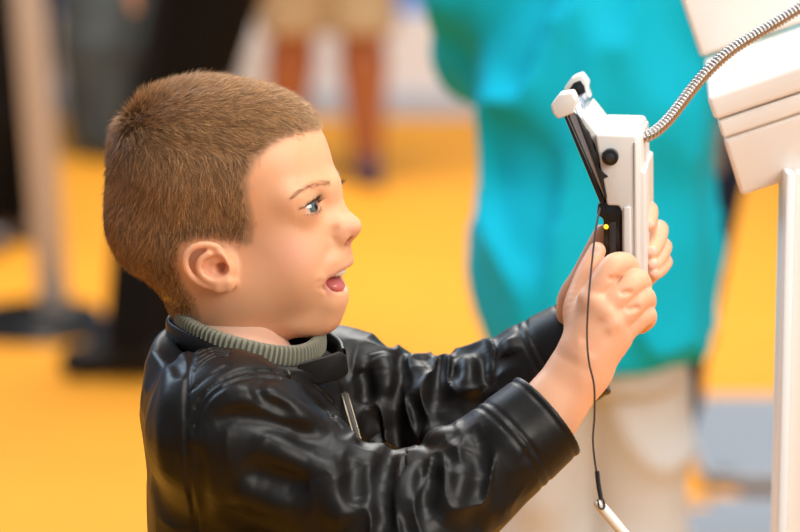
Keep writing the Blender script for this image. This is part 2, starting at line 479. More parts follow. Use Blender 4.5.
# skin pigment
def skin_cols(P, N):
    x, y = head_px(near(P)); c = np.abs(P[:, 2])
    base = np.array([.80, .425, .240]); col = np.tile(base, (len(P), 1))
    def blend(w, t): 
        nonlocal col
        w = np.clip(w, 0, 1)[:, None]; col = col * (1 - w) + np.array(t) * w
    g = lambda cx, cy, rx, ry: np.exp(-((x - cx) / rx) ** 2 - ((y - cy) / ry) ** 2)
    blend(.45 * g(295, 255, 26, 20) * (c > 15), (.78, .36, .27))          # cheek flush
    blend(.35 * g(350, 230, 9, 9), (.78, .37, .28))
    blend(.5 * g(208, 266, 26, 24) * sstep(74, 84, c), (.78, .33, .20))   # ear
    lipd = np.minimum(H.curve_dist(spline(sym(up_l), 25), *(P[:, i] for i in range(3))), H.curve_dist(spline(sym(lo_l), 25), *(P[:, i] for i in range(3))))
    blend(.7 * (1 - sstep(2.6, 5.6, lipd)), (.66, .28, .23))
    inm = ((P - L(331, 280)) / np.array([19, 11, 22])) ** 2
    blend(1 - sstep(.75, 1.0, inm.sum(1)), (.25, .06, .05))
    for s in (-1, 1):
        r = np.linalg.norm(P - EC[s], axis=1)
        blend(.6 * (1 - sstep(16.2, 18.5, r)), (.66, .30, .23))             # lid margins
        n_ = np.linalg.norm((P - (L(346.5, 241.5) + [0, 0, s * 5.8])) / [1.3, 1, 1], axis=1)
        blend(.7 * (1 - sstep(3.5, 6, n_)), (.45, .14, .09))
    hm = np.clip(hd / 6 + .5, 0, 1)
    blend(.75 * hm, (.36, .205, .11))
    return col
HCOL = skin_cols(HV, HN)
def eyeball(sgn, gaze):
    e = EC[sgn]; r = 15.6; bm = bmesh.new(); n, m = 40, 28
    g = gaze / np.linalg.norm(gaze); s = np.cross(g, [0, 1, .1]); s /= np.linalg.norm(s); t = np.cross(s, g)
    V = []; C = []
    for i in range(m + 1):
        th = math.pi * (i / m) ** 1.25
        bul = 1.1 * math.exp(-(th / .42) ** 2)
        for j in range(n):
            ph = 2 * math.pi * j / n
            d = g * math.cos(th) + (s * math.cos(ph) + t * math.sin(ph)) * math.sin(th)
            V.append(e + d * (r + bul))
            if th < .20: c = (.01, .01, .01)
            elif th < .50: k = .75 + .5 * ((j * 7) % 5) / 5; c = (.11 * k, .135 * k, .125 * k)
            elif th < .56: c = (.06, .07, .07)
            else: c = (.56, .52, .50)  # white of the eye darkened, socket shade put into its colour
            C.append(c)
    F = [(i * n + j, i * n + (j + 1) % n, (i + 1) * n + (j + 1) % n, (i + 1) * n + j) for i in range(m) for j in range(n)]
    return np.array(V), np.array(F)[:, ::-1], np.array(C)
def strands(roots, dirs, lens, width, curl, cols, segs=3, sides=3, bend=None):
    """thin tapering hairs as triangular prisms; roots, dirs in px units (camera aligned)"""
    n = len(roots); d = dirs / np.linalg.norm(dirs, axis=1)[:, None]
    u = np.cross(d, rng.normal(size=(n, 3))); u /= np.linalg.norm(u, axis=1)[:, None]; w = np.cross(d, u)
    V = np.zeros((n, segs + 1, sides, 3))
    for i in range(segs + 1):
        t = i / segs; c = roots + d * (lens * t)[:, None] + (curl * (t * t))[:, None] * lens[:, None] * (u if bend is None else bend)
        r = width * (1 - .85 * t)
        for k in range(sides):
            a = 2 * math.pi * k / sides
            V[:, i, k] = c + (np.broadcast_to(r, (n,)))[:, None] * (math.cos(a) * u + math.sin(a) * w)
    base = (np.arange(n) * (segs + 1) * sides)[:, None, None, None]
    f = np.array([[[i * sides + k, i * sides + (k + 1) % sides, (i + 1) * sides + (k + 1) % sides, (i + 1) * sides + k] for k in range(sides)] for i in range(segs)])
    F = (base + f[None]).reshape(-1, 4)
    C = np.repeat(cols, (segs + 1) * sides, axis=0)
    return V.reshape(-1, 3), F, C

def build_head_parts(boy):
    # eyes
    gz = np.array([.95, .25, -.20])
    for sgn in (-1, 1):
        V, F, C = eyeball(sgn, gz)
        mesh_np('eye', c2w(h2v(V)), F, M_eye, boy, C)
    # eyelashes and eyebrows
    for sgn in (-1, 1):
        e = EC[sgn]; R_, D_, Ln = [], [], []
        for k in range(70):
            phi = math.radians(-24 + 104 * k / 69); q = (math.degrees(phi) - 14) / (42 if math.degrees(phi) < 14 else 76)
            th = math.radians(18 * (1 - q * q) + 1 - .06 * math.degrees(phi))
            d = fwd * math.cos(th) * math.cos(phi) + upv * math.sin(th) + np.array([0, 0, sgn]) * math.cos(th) * math.sin(phi)
            R_.append(e + d * 17.2); D_.append(d * .8 + upv * .35 + rng.normal(0, .12, 3)); Ln.append((9 if sgn < 0 else 13) * (.6 + .5 * rng.random()))
        for k in range(18):
            phi = math.radians(-20 + 98 * k / 17); q = (math.degrees(phi) - 14) / (42 if math.degrees(phi) < 14 else 76)
            th = math.radians(-18 * (1 - q * q) + 1 - .06 * math.degrees(phi))
            d = fwd * math.cos(th) * math.cos(phi) + upv * math.sin(th) + np.array([0, 0, sgn]) * math.cos(th) * math.sin(phi)
            R_.append(e + d * 17.0); D_.append(d * .8 - upv * .4 + rng.normal(0, .12, 3)); Ln.append(5 * (.6 + .5 * rng.random()))
        V, F, C = strands(np.array(R_), np.array(D_), np.array(Ln), .34, np.full(len(R_), .0), np.tile([.07, .04, .025], (len(R_), 1)), 3)
        mesh_np('eyelashes', c2w(h2v(V)), F, M_hair, boy, C)
        bc = spline([head_front(*q) for q in ((331, 184.5), (322, 184), (312, 186), (301, 191), (291, 198))], 40)
        if sgn > 0: bc = mir(bc)
        R_, D_ = [], []
        for k in range(300):
            i = rng.integers(0, 39); p = bc[i] + rng.normal(0, 1.0, 3) + upv * rng.uniform(-2.6, 2.6) * (1 - i / 55)
            g = np.array([(H.sample(p + v)[0] - H.sample(p - v)[0]) for v in np.eye(3) * 1.5]); g /= np.linalg.norm(g) + 1e-9
            p = p - g * H.sample(p)[0]; tdir = bc[min(i + 1, 39)] - bc[max(i - 1, 0)]; tdir /= np.linalg.norm(tdir)
            R_.append(p - g * .3); D_.append(tdir + g * .28 + upv * .25 + rng.normal(0, .12, 3))
        V, F, C = strands(np.array(R_), np.array(D_), rng.uniform(3.5, 6.5, len(R_)), .2, np.zeros(len(R_)), np.tile([.50, .29, .16], (len(R_), 1)) * rng.uniform(.7, 1.2, (len(R_), 1)), 2)
        mesh_np('eyebrow', c2w(h2v(V)), F, M_hair, boy, C)
    # teeth and tongue
    T = Sdf(L(330, 275) - [30, 25, 26], L(330, 275) + [30, 25, 26], .9)
    for k in range(-5, 6):
        a = k * 14.5; c = L(329.5, 268.5) + np.array([13.5 * math.cos(math.radians(a)), -.0, 15 * math.sin(math.radians(a))])
        T.ell(c - .18 * 4 * upv, (3.0, 5.0, 2.6 if abs(k) < 3 else 2.3), .4, ang('y', -a))
    V, F = T.mesh(); mesh_np('teeth', c2w(h2v(V)), F, M_tooth, boy)
    T = Sdf(L(322, 288) - [34, 22, 24], L(322, 288) + [34, 22, 24], 1.1)
    T.ell(L(334, 284.5), (11, 6.6, 14), 0, ang('z', -14)); T.ell(L(322, 287), (16, 8, 14), 8, ang('z', 5))
    T.fold(np.array([L(316, 279), L(330, 277), L(343, 281)]), -1.4, 2.2, False)
    V, F = T.mesh(); mesh_np('tongue', c2w(h2v(V)), F, M_tongue, boy)
    # hair: a close cap that follows the skull plus strands
    sel = hd > -2
    xs_, ys_ = head_px(near(HV)); hd2 = hd - 9 * sstep(236, 252, xs_) * sstep(120, 160, ys_)
    tri = HF[np.all(hd2[HF] > 6, axis=1)]
    # cap displaced outward
    thick = .2 + 1.2 * sstep(6, 24, hd2)
    used = np.unique(tri); remap = np.full(len(HV), -1); remap[used] = np.arange(len(used))
    capV = HV[used] + HN[used] * thick[used][:, None]; capF = remap[tri]
    n0 = len(capV)
    inn = HV[used] - HN[used] * 1.0
    e = np.vstack([capF[:, [0, 1]], capF[:, [1, 2]], capF[:, [2, 3]], capF[:, [3, 0]]])
    key = np.sort(e, 1); _, inv, cnt = np.unique(key, axis=0, return_inverse=True, return_counts=True)
    be = e[cnt[inv.ravel()] == 1]
    rim = np.stack([be[:, 1], be[:, 0], be[:, 0] + n0, be[:, 1] + n0], 1)
    capV2 = np.vstack([capV, inn]); capF2 = np.vstack([capF, capF[:, ::-1] + n0, rim])
    nz = rng.normal(0, .08, len(capV2))
    capC = np.tile([.29, .155, .065], (len(capV2), 1)) * (1 + nz[:, None])
    # strands
    area_ok = np.where(hd > -3.0 * (HV[:, 0] > -5) - 1.5)[0]
    N = 90000
    w = .02 + .98 * sstep(-5, 14, hd2[area_ok]); w = w / w.sum()
    ri = rng.choice(area_ok, N, p=w)
    root = HV[ri] + rng.normal(0, .8, (N, 3)); nrm = HN[ri]
    x, y = head_px(near(root)); d = hd[ri]
    crown = L(128, 118)[:2]
    rel = root[:, :2] - crown; c = root[:, 2]
    # flow: out of the crown; forward on top, down on the sides, down at the back
    top = sstep(150, 105, y) ; back = sstep(200, 140, x)
    fl = np.stack([rel[:, 0] / 90, rel[:, 1] / 90 - .10, c / 200], 1); fl /= np.linalg.norm(fl, axis=1)[:, None] + 1e-9
    side = sstep(130, 190, y)[:, None]
    down = np.stack([-.18 - .30 * back + .35 * sstep(230, 260, x), -np.ones(N), 0 * c], 1)
    fl = fl * (1 - .75 * side) + down * .75 * side
    fl += rng.normal(0, .16, (N, 3)) + .22 * np.stack([np.sin(root[:, 0] * .21 + root[:, 2] * .13), np.cos(root[:, 1] * .19 + c * .17), np.sin(root[:, 1] * .12)], 1)
    fl -= nrm * (fl * nrm).sum(1)[:, None]; fl /= np.linalg.norm(fl, axis=1)[:, None] + 1e-9
    lift = .36 + .16 * top + .06 * back + rng.uniform(-.1, .14, N)
    lift = lift + np.where(rng.random(N) < .10, rng.uniform(.2, .7, N) * (.35 + .65 * np.maximum(top, back)), 0)
    dirs = fl + nrm * lift[:, None]
    ln = (10.5 + 5.5 * sstep(170, 100, y)) * (.5 + .5 * sstep(0, 20, d)) * rng.uniform(.65, 1.2, N)
    ln *= 1 - .45 * sstep(255, 300, y)
    ln *= 1 + .35 * np.exp(-((x - 128) / 26) ** 2 - ((y - 112) / 26) ** 2)
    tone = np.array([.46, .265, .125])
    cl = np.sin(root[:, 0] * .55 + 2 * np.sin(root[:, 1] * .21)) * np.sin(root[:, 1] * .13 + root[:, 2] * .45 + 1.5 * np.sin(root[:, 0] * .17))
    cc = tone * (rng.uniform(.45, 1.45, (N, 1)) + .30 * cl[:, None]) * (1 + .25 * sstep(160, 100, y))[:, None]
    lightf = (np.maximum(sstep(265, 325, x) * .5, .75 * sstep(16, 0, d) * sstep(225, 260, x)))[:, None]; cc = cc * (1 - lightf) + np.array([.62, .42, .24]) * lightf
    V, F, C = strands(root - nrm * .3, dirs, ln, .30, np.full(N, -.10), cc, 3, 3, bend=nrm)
    V, F, C = join([(capV2, capF2, capC), (V, F, C)])
    return mesh_np('hair', c2w(h2v(V)), F, M_hair, boy, C)
# ------------------------------------------------------------------ boy: body, jacket, hands (camera aligned units)
def q3(*p): return np.array([Q(*a) for a in p])
SH_N, EL_N, CU_N = Q(228, 432, -118), Q(398, 541, -122), Q(548, 415, -88)     # near arm
SH_F, EL_F, CU_F = Q(330, 396, 118), Q(446, 424, 100), Q(586, 347, 82)        # far arm
WR_N, WR_F = Q(588, 362, -72), Q(568, 318, 40)
UPW = np.array([0, cp, -sp])                                                   # world up in camera axes
YT = math.radians(16)
TF = np.array([math.cos(YT), -math.sin(YT) * sp, -math.sin(YT) * cp])          # the way the chest faces
TL = np.cross(UPW, TF) * -1; TL = TL / np.linalg.norm(TL)
if TL[2] < 0: TL = -TL
TC = Q(252, 430, 0)                                                            # chest centre
TR = np.stack([TF, UPW, TL], 1)
def tor(f, u, l): return TC + f * TF + u * UPW + l * TL
HIP = lambda l: tor(0, -330, l)
J = Sdf((-285, -470, -240), (225, -25, 240), 1.55)
J.ell(tor(-2, -40, 0), (94, 150, 138), 0, TR)
J.ell(tor(-4, -190, 0), (97, 220, 128), 40, TR)
J.ell(Q(196, 372, -30), (44, 44, 70), 30)
J.ell(Q(186, 350, 20), (30, 30, 50), 20)
J.ell(tor(-18, 28, 0), (82, 62, 112), 40, TR)
J.cap(tor(-30, 78, -20), tor(2, 82, 0), 50, 48, 30)                            # neck of the jacket
for a, e, c, s_, bulge in ((SH_N, EL_N, CU_N, -1, 71), (SH_F, EL_F, CU_F, 1, 66)):
    J.ell(a, (76, 72, 66), 34)
    J.cap(a, e, bulge - 6, 60, 30)
    d = (c - e) / np.linalg.norm(c - e)
    J.cap(e, c + d * 40, 59, 45 if s_ < 0 else 52, 26)
# --- folds of the leather, placed on the surface that is there
nf = [  # near side: pixel track, height, width
    ([(200, 412), (230, 396), (268, 398), (300, 414), (332, 432)], 9, 13),
    ([(206, 430), (235, 418), (262, 420), (300, 432), (330, 446)], -7, 10),
    ([(318, 416), (352, 430), (376, 446), (384, 474)], 11, 13),
    ([(388, 440), (386, 470), (384, 500), (388, 530)], -13, 9),
    ([(404, 452), (416, 440), (434, 438), (450, 444)], 11, 11),
    ([(398, 470), (404, 456), (414, 462), (410, 500), (402, 528)], 8, 9),
    ([(430, 462), (422, 490), (432, 520)], -9, 10),
    ([(452, 440), (458, 470), (452, 500), (440, 525)], 9, 12),
    ([(440, 452), (462, 462), (470, 446)], -6, 8),
    ([(476, 425), (482, 450), (476, 480)], -5, 10),
    ([(345, 452), (352, 480), (360, 510)], -7, 12),
    ([(320, 470), (330, 500), (345, 528)], 7, 12),
    ([(250, 440), (290, 455), (330, 470), (362, 474)], 6, 12),
    ([(235, 462), (275, 478), (318, 492)], -6, 12),
    ([(225, 490), (262, 500), (300, 515)], 5, 13),
    ([(270, 376), (258, 384), (262, 398), (282, 408), (300, 418)], -8, 6),
    ([(196, 440), (200, 480), (206, 525)], -4, 8),
    ([(178, 345), (172, 380), (168, 430), (166, 500)], 5, 16),
    ([(160, 400), (170, 440), (166, 480)], -4, 10),
    ([(160, 352), (175, 362), (182, 380)], -4, 7),
    ([(490, 415), (515, 440), (530, 452)], 2, 12),
]
for p, a_, w_ in nf: J.pfold(p, a_ * 1.4, w_)
ff = [([(356, 366), (366, 385), (364, 410)], -9, 8), ([(376, 352), (384, 372), (380, 400)], 10, 10), ([(398, 352), (402, 378), (396, 410)], -10, 8),
      ([(416, 355), (422, 380), (414, 410)], 9, 9), ([(436, 358), (440, 385), (436, 412)], -10, 9), ([(458, 350), (468, 370), (466, 400)], 10, 10),
      ([(484, 345), (486, 370), (490, 396)], -7, 9), ([(505, 338), (512, 356)], 5, 9)]
for p, a_, w_ in ff: J.pfold(p, a_ * 1.3, w_)
# crumpled leather: ridged noise, strongest inside the elbows
_lat = rng.normal(size=(40, 40, 40)).astype(np.float32)
def vnoise(X, Y, Z):
    X, Y, Z = np.broadcast_arrays(X, Y, Z); i, j, k = (np.floor(a).astype(int) for a in (X, Y, Z)); fx, fy, fz = X - i, Y - j, Z - k
    fx, fy, fz = (f * f * (3 - 2 * f) for f in (fx, fy, fz)); o = 0
    for a in (0, 1):
        for b in (0, 1):
            for c in (0, 1):
                o = o + _lat[(i + a) % 40, (j + b) % 40, (k + c) % 40] * (fx if a else 1 - fx) * (fy if b else 1 - fy) * (fz if c else 1 - fz)
    return o
def crumple(c, R_, amp, d, sc=(20, 42, 42)):
    d = d / np.linalg.norm(d); u = np.cross(d, [0, .3, 1]); u /= np.linalg.norm(u); v = np.cross(d, u)
    def fn(X, Y, Z):
        x, y, z = X - c[0], Y - c[1], Z - c[2]; q = (x * x + y * y + z * z) / (R_ * R_)
        a, b, e = x * d[0] + y * d[1] + z * d[2], x * u[0] + y * u[1] + z * u[2], x * v[0] + y * v[1] + z * v[2]
        wv = vnoise(a / 60 + 3, b / 60 + 5, e / 60) * 9
        n = 1 - 2 * np.abs(np.tanh(1.1 * vnoise((a + wv) / sc[0] + 11, b / sc[1] + 7, e / sc[2] + 3)))
        return amp * n * np.clip(1 - q, 0, 1)
    J.apply(fn, c - R_, c + R_, 0, 'd')
crumple(EL_N + [10, 25, -20], 120, 6.0, CU_N - SH_N); crumple(SH_N + [60, 0, -30], 110, 2.4, EL_N - SH_N, (26, 60, 60)); crumple(CU_N * .55 + EL_N * .45, 80, 1.3, CU_N - EL_N, (24, 30, 30))
crumple(EL_F + [-20, 20, -20], 115, 8.0, CU_F - SH_F); crumple(Q(175, 440, -60), 130, 1.6, UPW, (40, 40, 40))
# stitched seams
SEAMS = []
def seam(pix, n=24, w=2.8, a_=-4.4, gap=4.2):
    J.pfold(pix, a_, w, n, False); SEAMS.append((pix, n))
def double_seam(pix, dx, dy, n=24):
    seam(pix, n); seam([(x + dx, y + dy) for x, y in pix], n)
seam([(194, 345), (188, 380), (186, 420), (188, 470), (196, 531)], 30)
double_seam([(190, 425), (195, 408), (208, 390), (228, 377), (252, 371), (276, 372)], 3, 6)
for k in range(5): seam([(194, 372 - k * 5.5), (212, 358 - k * 3.2), (229, 356 - k * 1.4)], 10, 1.8, -1.8)
seam([(190, 392), (206, 378), (226, 366)], 10, 1.8, -2)
seam([(276, 372), (296, 380), (318, 402), (340, 425)], 16)
seam([(282, 366), (304, 376), (326, 396), (346, 418)], 16)
def ring_seam(c0, c1, t, r, nn=40):
    d = (c1 - c0) / np.linalg.norm(c1 - c0); u = np.cross(d, [0, 0, 1]); u /= np.linalg.norm(u); v = np.cross(d, u); o = c1 + d * t; P = []
    for a in np.linspace(0, 2 * np.pi, nn):
        q = np.cos(a) * u + np.sin(a) * v; rr = np.arange(20, 90, 1.0); s_ = J.sample(o + rr[:, None] * q)
        P.append(o + rr[np.argmax(s_ > 0)] * q)
    return np.array(P)
for e, c in ((EL_N, CU_N), (EL_F, CU_F)):
    for t in (-50, -41, -7):
        J.fold(ring_seam(e, c, t, 46), -2.6 if t < -10 else -1.5, 2.0 if t < -10 else 1.6, False)
    J.fold(ring_seam(e, c, -3, 46), .6, 2.5, False)
# open the cuffs
for e, c, s_ in ((EL_N, CU_N, 0), (EL_F, CU_F, 7)):
    d = (c - e) / np.linalg.norm(c - e)
    J.plane_cut(c, d, np.minimum(c, c + d * 60) - 62, np.maximum(c, c + d * 60) + 62, .5)
    J.cap(c - d * 55, c + d * 40, 40 + s_, 41.5 + s_, 1.5, '-')
# collar opening: the jacket ends at the tilted collar line
CRING = np.array([Q(*p) for p in ((330, 366, -30), (318, 374, -46), (290, 377, -60), (255, 370, -72), (215, 356, -62), (188, 342, -36), (170, 331, 4), (176, 322, 46), (215, 318, 72), (270, 324, 76), (315, 335, 50), (338, 348, 20), (343, 358, -6))])
_n = np.linalg.svd(CRING - CRING.mean(0))[2][2]; CN = _n * np.sign(_n @ UPW)
J.plane_cut(CRING.mean(0) - CN * 2, CN, CRING.min(0) - [4, 0, 10], CRING.max(0) + [30, 60, 20], 5)
J.cap(tor(-32, 60, -8), tor(20, 190, 0), 45, 62, 6, '-')
J.plane_cut(tor(0, -290, 0), -UPW, tor(-150, -330, -170), tor(150, -270, 170), 2)
JV, JF = J.mesh()
# --- forearms and hands
def px_chain(G, pts, k=4, kj=None):
    P = q3(*[p[:3] for p in pts]); R_ = [p[3] for p in pts]; G.chain(P, R_, k)
def finger(G, pts, k=3.5):
    # smooth joints: interpolate the chain
    P = spline([[*Q(*p[:3]), p[3]] for p in pts], 4 * len(pts)); G.chain(P[:, :3], P[:, 3], k)
NH = Sdf((95, -195, -150), (275, 45, 20), 1.25)
NH.cap(Q(530, 437, -88), Q(583, 366, -86), 36, 27, 0); NH.cap(Q(583, 366, -86), Q(594, 343, -90), 27, 26, 16)
for m, r_ in (((592, 300, -98), 14), ((605, 310, -104), 14.5), ((614, 323, -103), 13.5), ((619, 336, -95), 12.5)):
    NH.cap(Q(588, 352, -90), Q(*m), 21, r_, 12)
NH.ell(Q(603, 330, -88), (27, 30, 20), 10)
for f in ([(592, 300, -98, 13.5), (603, 281, -101, 12.2), (614, 266.5, -99, 12.6), (624, 263.5, -93, 11), (630, 266, -86, 9.6)],
          [(605, 310, -104, 13.5), (622, 294, -105, 11.8), (636, 281.5, -98, 12.2), (641, 287, -78, 10.6), (634, 296, -60, 9.2)],
          [(614, 323, -103, 13), (630, 309, -102, 11.2), (642, 297, -95, 11.6), (646, 303, -76, 10), (640, 310, -60, 8.6)],
          [(619, 336, -95, 12), (633, 325, -94, 10.2), (645, 314.5, -89, 10.4), (647, 320, -72, 9), (641, 326, -58, 7.8)]):
    finger(NH, f, 1.6)
finger(NH, [(586, 338, -84, 17), (579, 312, -74, 16), (584, 286, -66, 13), (590, 268, -62, 11), (597, 251, -58, 8.8)], 10)
for a, b in (((606, 279, 0), (622, 279, 0)), ((618, 294, 0), (634, 292, 0)), ((624, 311, 0), (641, 307, 0))): NH.pfold([a[:2], ((a[0] + b[0]) / 2, (a[1] + b[1]) / 2 - .5), b[:2]], -3.2, 2.4, 10)
for p in ((592, 300), (606, 311), (615, 324)): NH.pfold([(p[0] - 4, p[1] + 4), p], 1.4, 7, 4, False)
for p in ((600, 322), (607, 335)): NH.pfold([(p[0] - 14, p[1] + 16), p], -1.3, 5, 6, False)
FH = Sdf((95, -130, -35), (300, 75, 140), 1.25)
FH.cap(Q(556, 358, 86), Q(580, 330, 76), 31, 25, 0)
for m, r_ in (((628, 240, 96), 12), ((636, 253, 102), 12.5), ((640, 267, 100), 12), ((641, 281, 94), 11.5)):
    FH.cap(Q(582, 322, 74), Q(*m), 20, r_, 12)
for f in ([(628, 240, 96, 12), (644, 219, 76, 9.8), (648.5, 210, 50, 9.4), (649.5, 215, 20, 8.8), (648.5, 224, -2, 7.6)],
          [(636, 253, 102, 12), (655, 233, 78, 10), (659, 230, 50, 9.8), (656.5, 241, 16, 9), (651.5, 252, -6, 7.8)],
          [(640, 267, 100, 12), (659, 250, 76, 9.6), (663, 247, 48, 9.4), (659, 257, 14, 8.6), (653, 265, -8, 7.4)],
          [(641, 281, 94, 11), (660, 266, 70, 8.6), (664.5, 262, 42, 8.4), (660, 269, 12, 7.6), (654, 274, -8, 6.8)]):
    finger(FH, f, 2.5)
finger(FH, [(576, 322, 62, 20), (574, 300, 34, 17), (584, 278, 12, 14), (594, 253, -2, 11), (602, 233, -8, 8.6)], 10)
def nail(G, p, q, r_):
    # small raised plate near a fingertip, found on the surface that faces the camera
    P = G.front(*p)
    if P is not None: G.ell(P + [0, 0, -.2], (r_ * .8, r_, 1.6), 1.0, ang('z', q))
NAILS = [(NH, (596.5, 249.5), -20, 5.5), (FH, (649.5, 224), 10, 5.2), (FH, (651.5, 251), -20, 5.2), (FH, (653, 264), -25, 4.8), (FH, (654.5, 273), -25, 4.2)]
NP = {0: [], 1: []}
for G, p, q, r_ in NAILS:
    P = G.front(*p)
    if P is not None: NP[0 if G is NH else 1].append((P, r_)); nail(G, p, q, r_)
def hand_mesh(G, key):
    V, F = G.mesh(); V = smooth_np(V, F, 1, .35); col = np.tile([.80, .44, .275], (len(V), 1))
    for P, r_ in NP[key]:
        w_ = (1 - sstep(r_ * .85, r_ * 1.15, np.linalg.norm((V - P), axis=1)))[:, None] * .6; col = col * (1 - w_) + np.array([.85, .55, .48]) * w_
    return V, F, col
# --- trunk and arms under the clothes
B = Sdf((-260, -560, -200), (200, 20, 200), 5.0)
B.ell(tor(-6, -40, 0), (80, 130, 118), 0, TR); B.ell(tor(-6, -200, 0), (78, 200, 104), 40, TR); B.ell(tor(-4, -350, 0), (72, 70, 98), 40, TR)
B.cap(L(220, 300) @ HM.T + HO, tor(-12, 60, 0), 44, 52, 30)
for a, e, c in ((SH_N, EL_N, CU_N), (SH_F, EL_F, CU_F)):
    B.cap(a, e, 48, 36, 30); B.cap(e, c - (c - e) * .15, 36, 27, 16)
def w2c(p): v = np.asarray(p, float) - CAM; return np.array([v @ VR, v @ VU, v @ VF - D0]) * S0

M_leather = mat('black_leather', (.0075, .007, .0067), .40, spec=.24, bump=(170, .10, .0015))
M_knit = mat('knit', (.24, .235, .175), .85, sheen=.3)
M_trouser = mat('denim', (.03, .035, .05), .9)
M_shoe = mat('shoe_leather', (.03, .03, .03), .5)
M_zip = mat('zip_metal', (.62, .52, .34), .35, metal=1.0)
M_seam = mat('seam_thread', (.035, .03, .026), .5, spec=.3)
M_lining = mat('lining', (.03, .02, .015), .8)
def band(name, ring, rads, hs, ths, mat_, parent, rib=0, amp=0.0, closed=True, n=None):
    """a soft collar: ring (k,3) centre line; cross section a rounded strip of height hs and thickness ths"""
    k = len(ring); T = np.roll(ring, -1, 0) - np.roll(ring, 1, 0)
    if not closed: T[0] = ring[1] - ring[0]; T[-1] = ring[-1] - ring[-2]
    T /= np.linalg.norm(T, axis=1)[:, None]; cen = ring.mean(0)
    O = np.cross(T, rads); O /= np.linalg.norm(O, axis=1)[:, None]
    O *= np.sign((O * (ring - cen)).sum(1))[:, None]; U = np.cross(O, T); U *= np.sign(U @ UPW)[:, None]
    m = 20; V = []
    for i in range(m):
        a = 2 * math.pi * i / m; ca, sa = math.cos(a), math.sin(a)
        x = math.copysign(abs(ca) ** .8, ca); y = math.copysign(abs(sa) ** .6, sa)
        w = amp * np.cos(np.arange(k) * rib) * (1 if True else 0)
        V.append(ring + O * (ths * x + w * (x > -.2))[:, None] + U * (hs * y))
    V = np.stack(V, 1).reshape(-1, 3); F = []
    for i in range(k if closed else k - 1):
        j = (i + 1) % k
        for q in range(m): F.append((i * m + q, j * m + q, j * m + (q + 1) % m, i * m + (q + 1) % m))
    if not closed:
        for e in (0, k - 1):
            for q in range(m // 2 - 1): F.append((e * m + q, e * m + q + 1, e * m + m - 2 - q, e * m + m - 1 - q))
    o = mesh_np(name, c2w(V), np.array(F), mat_, parent); return o
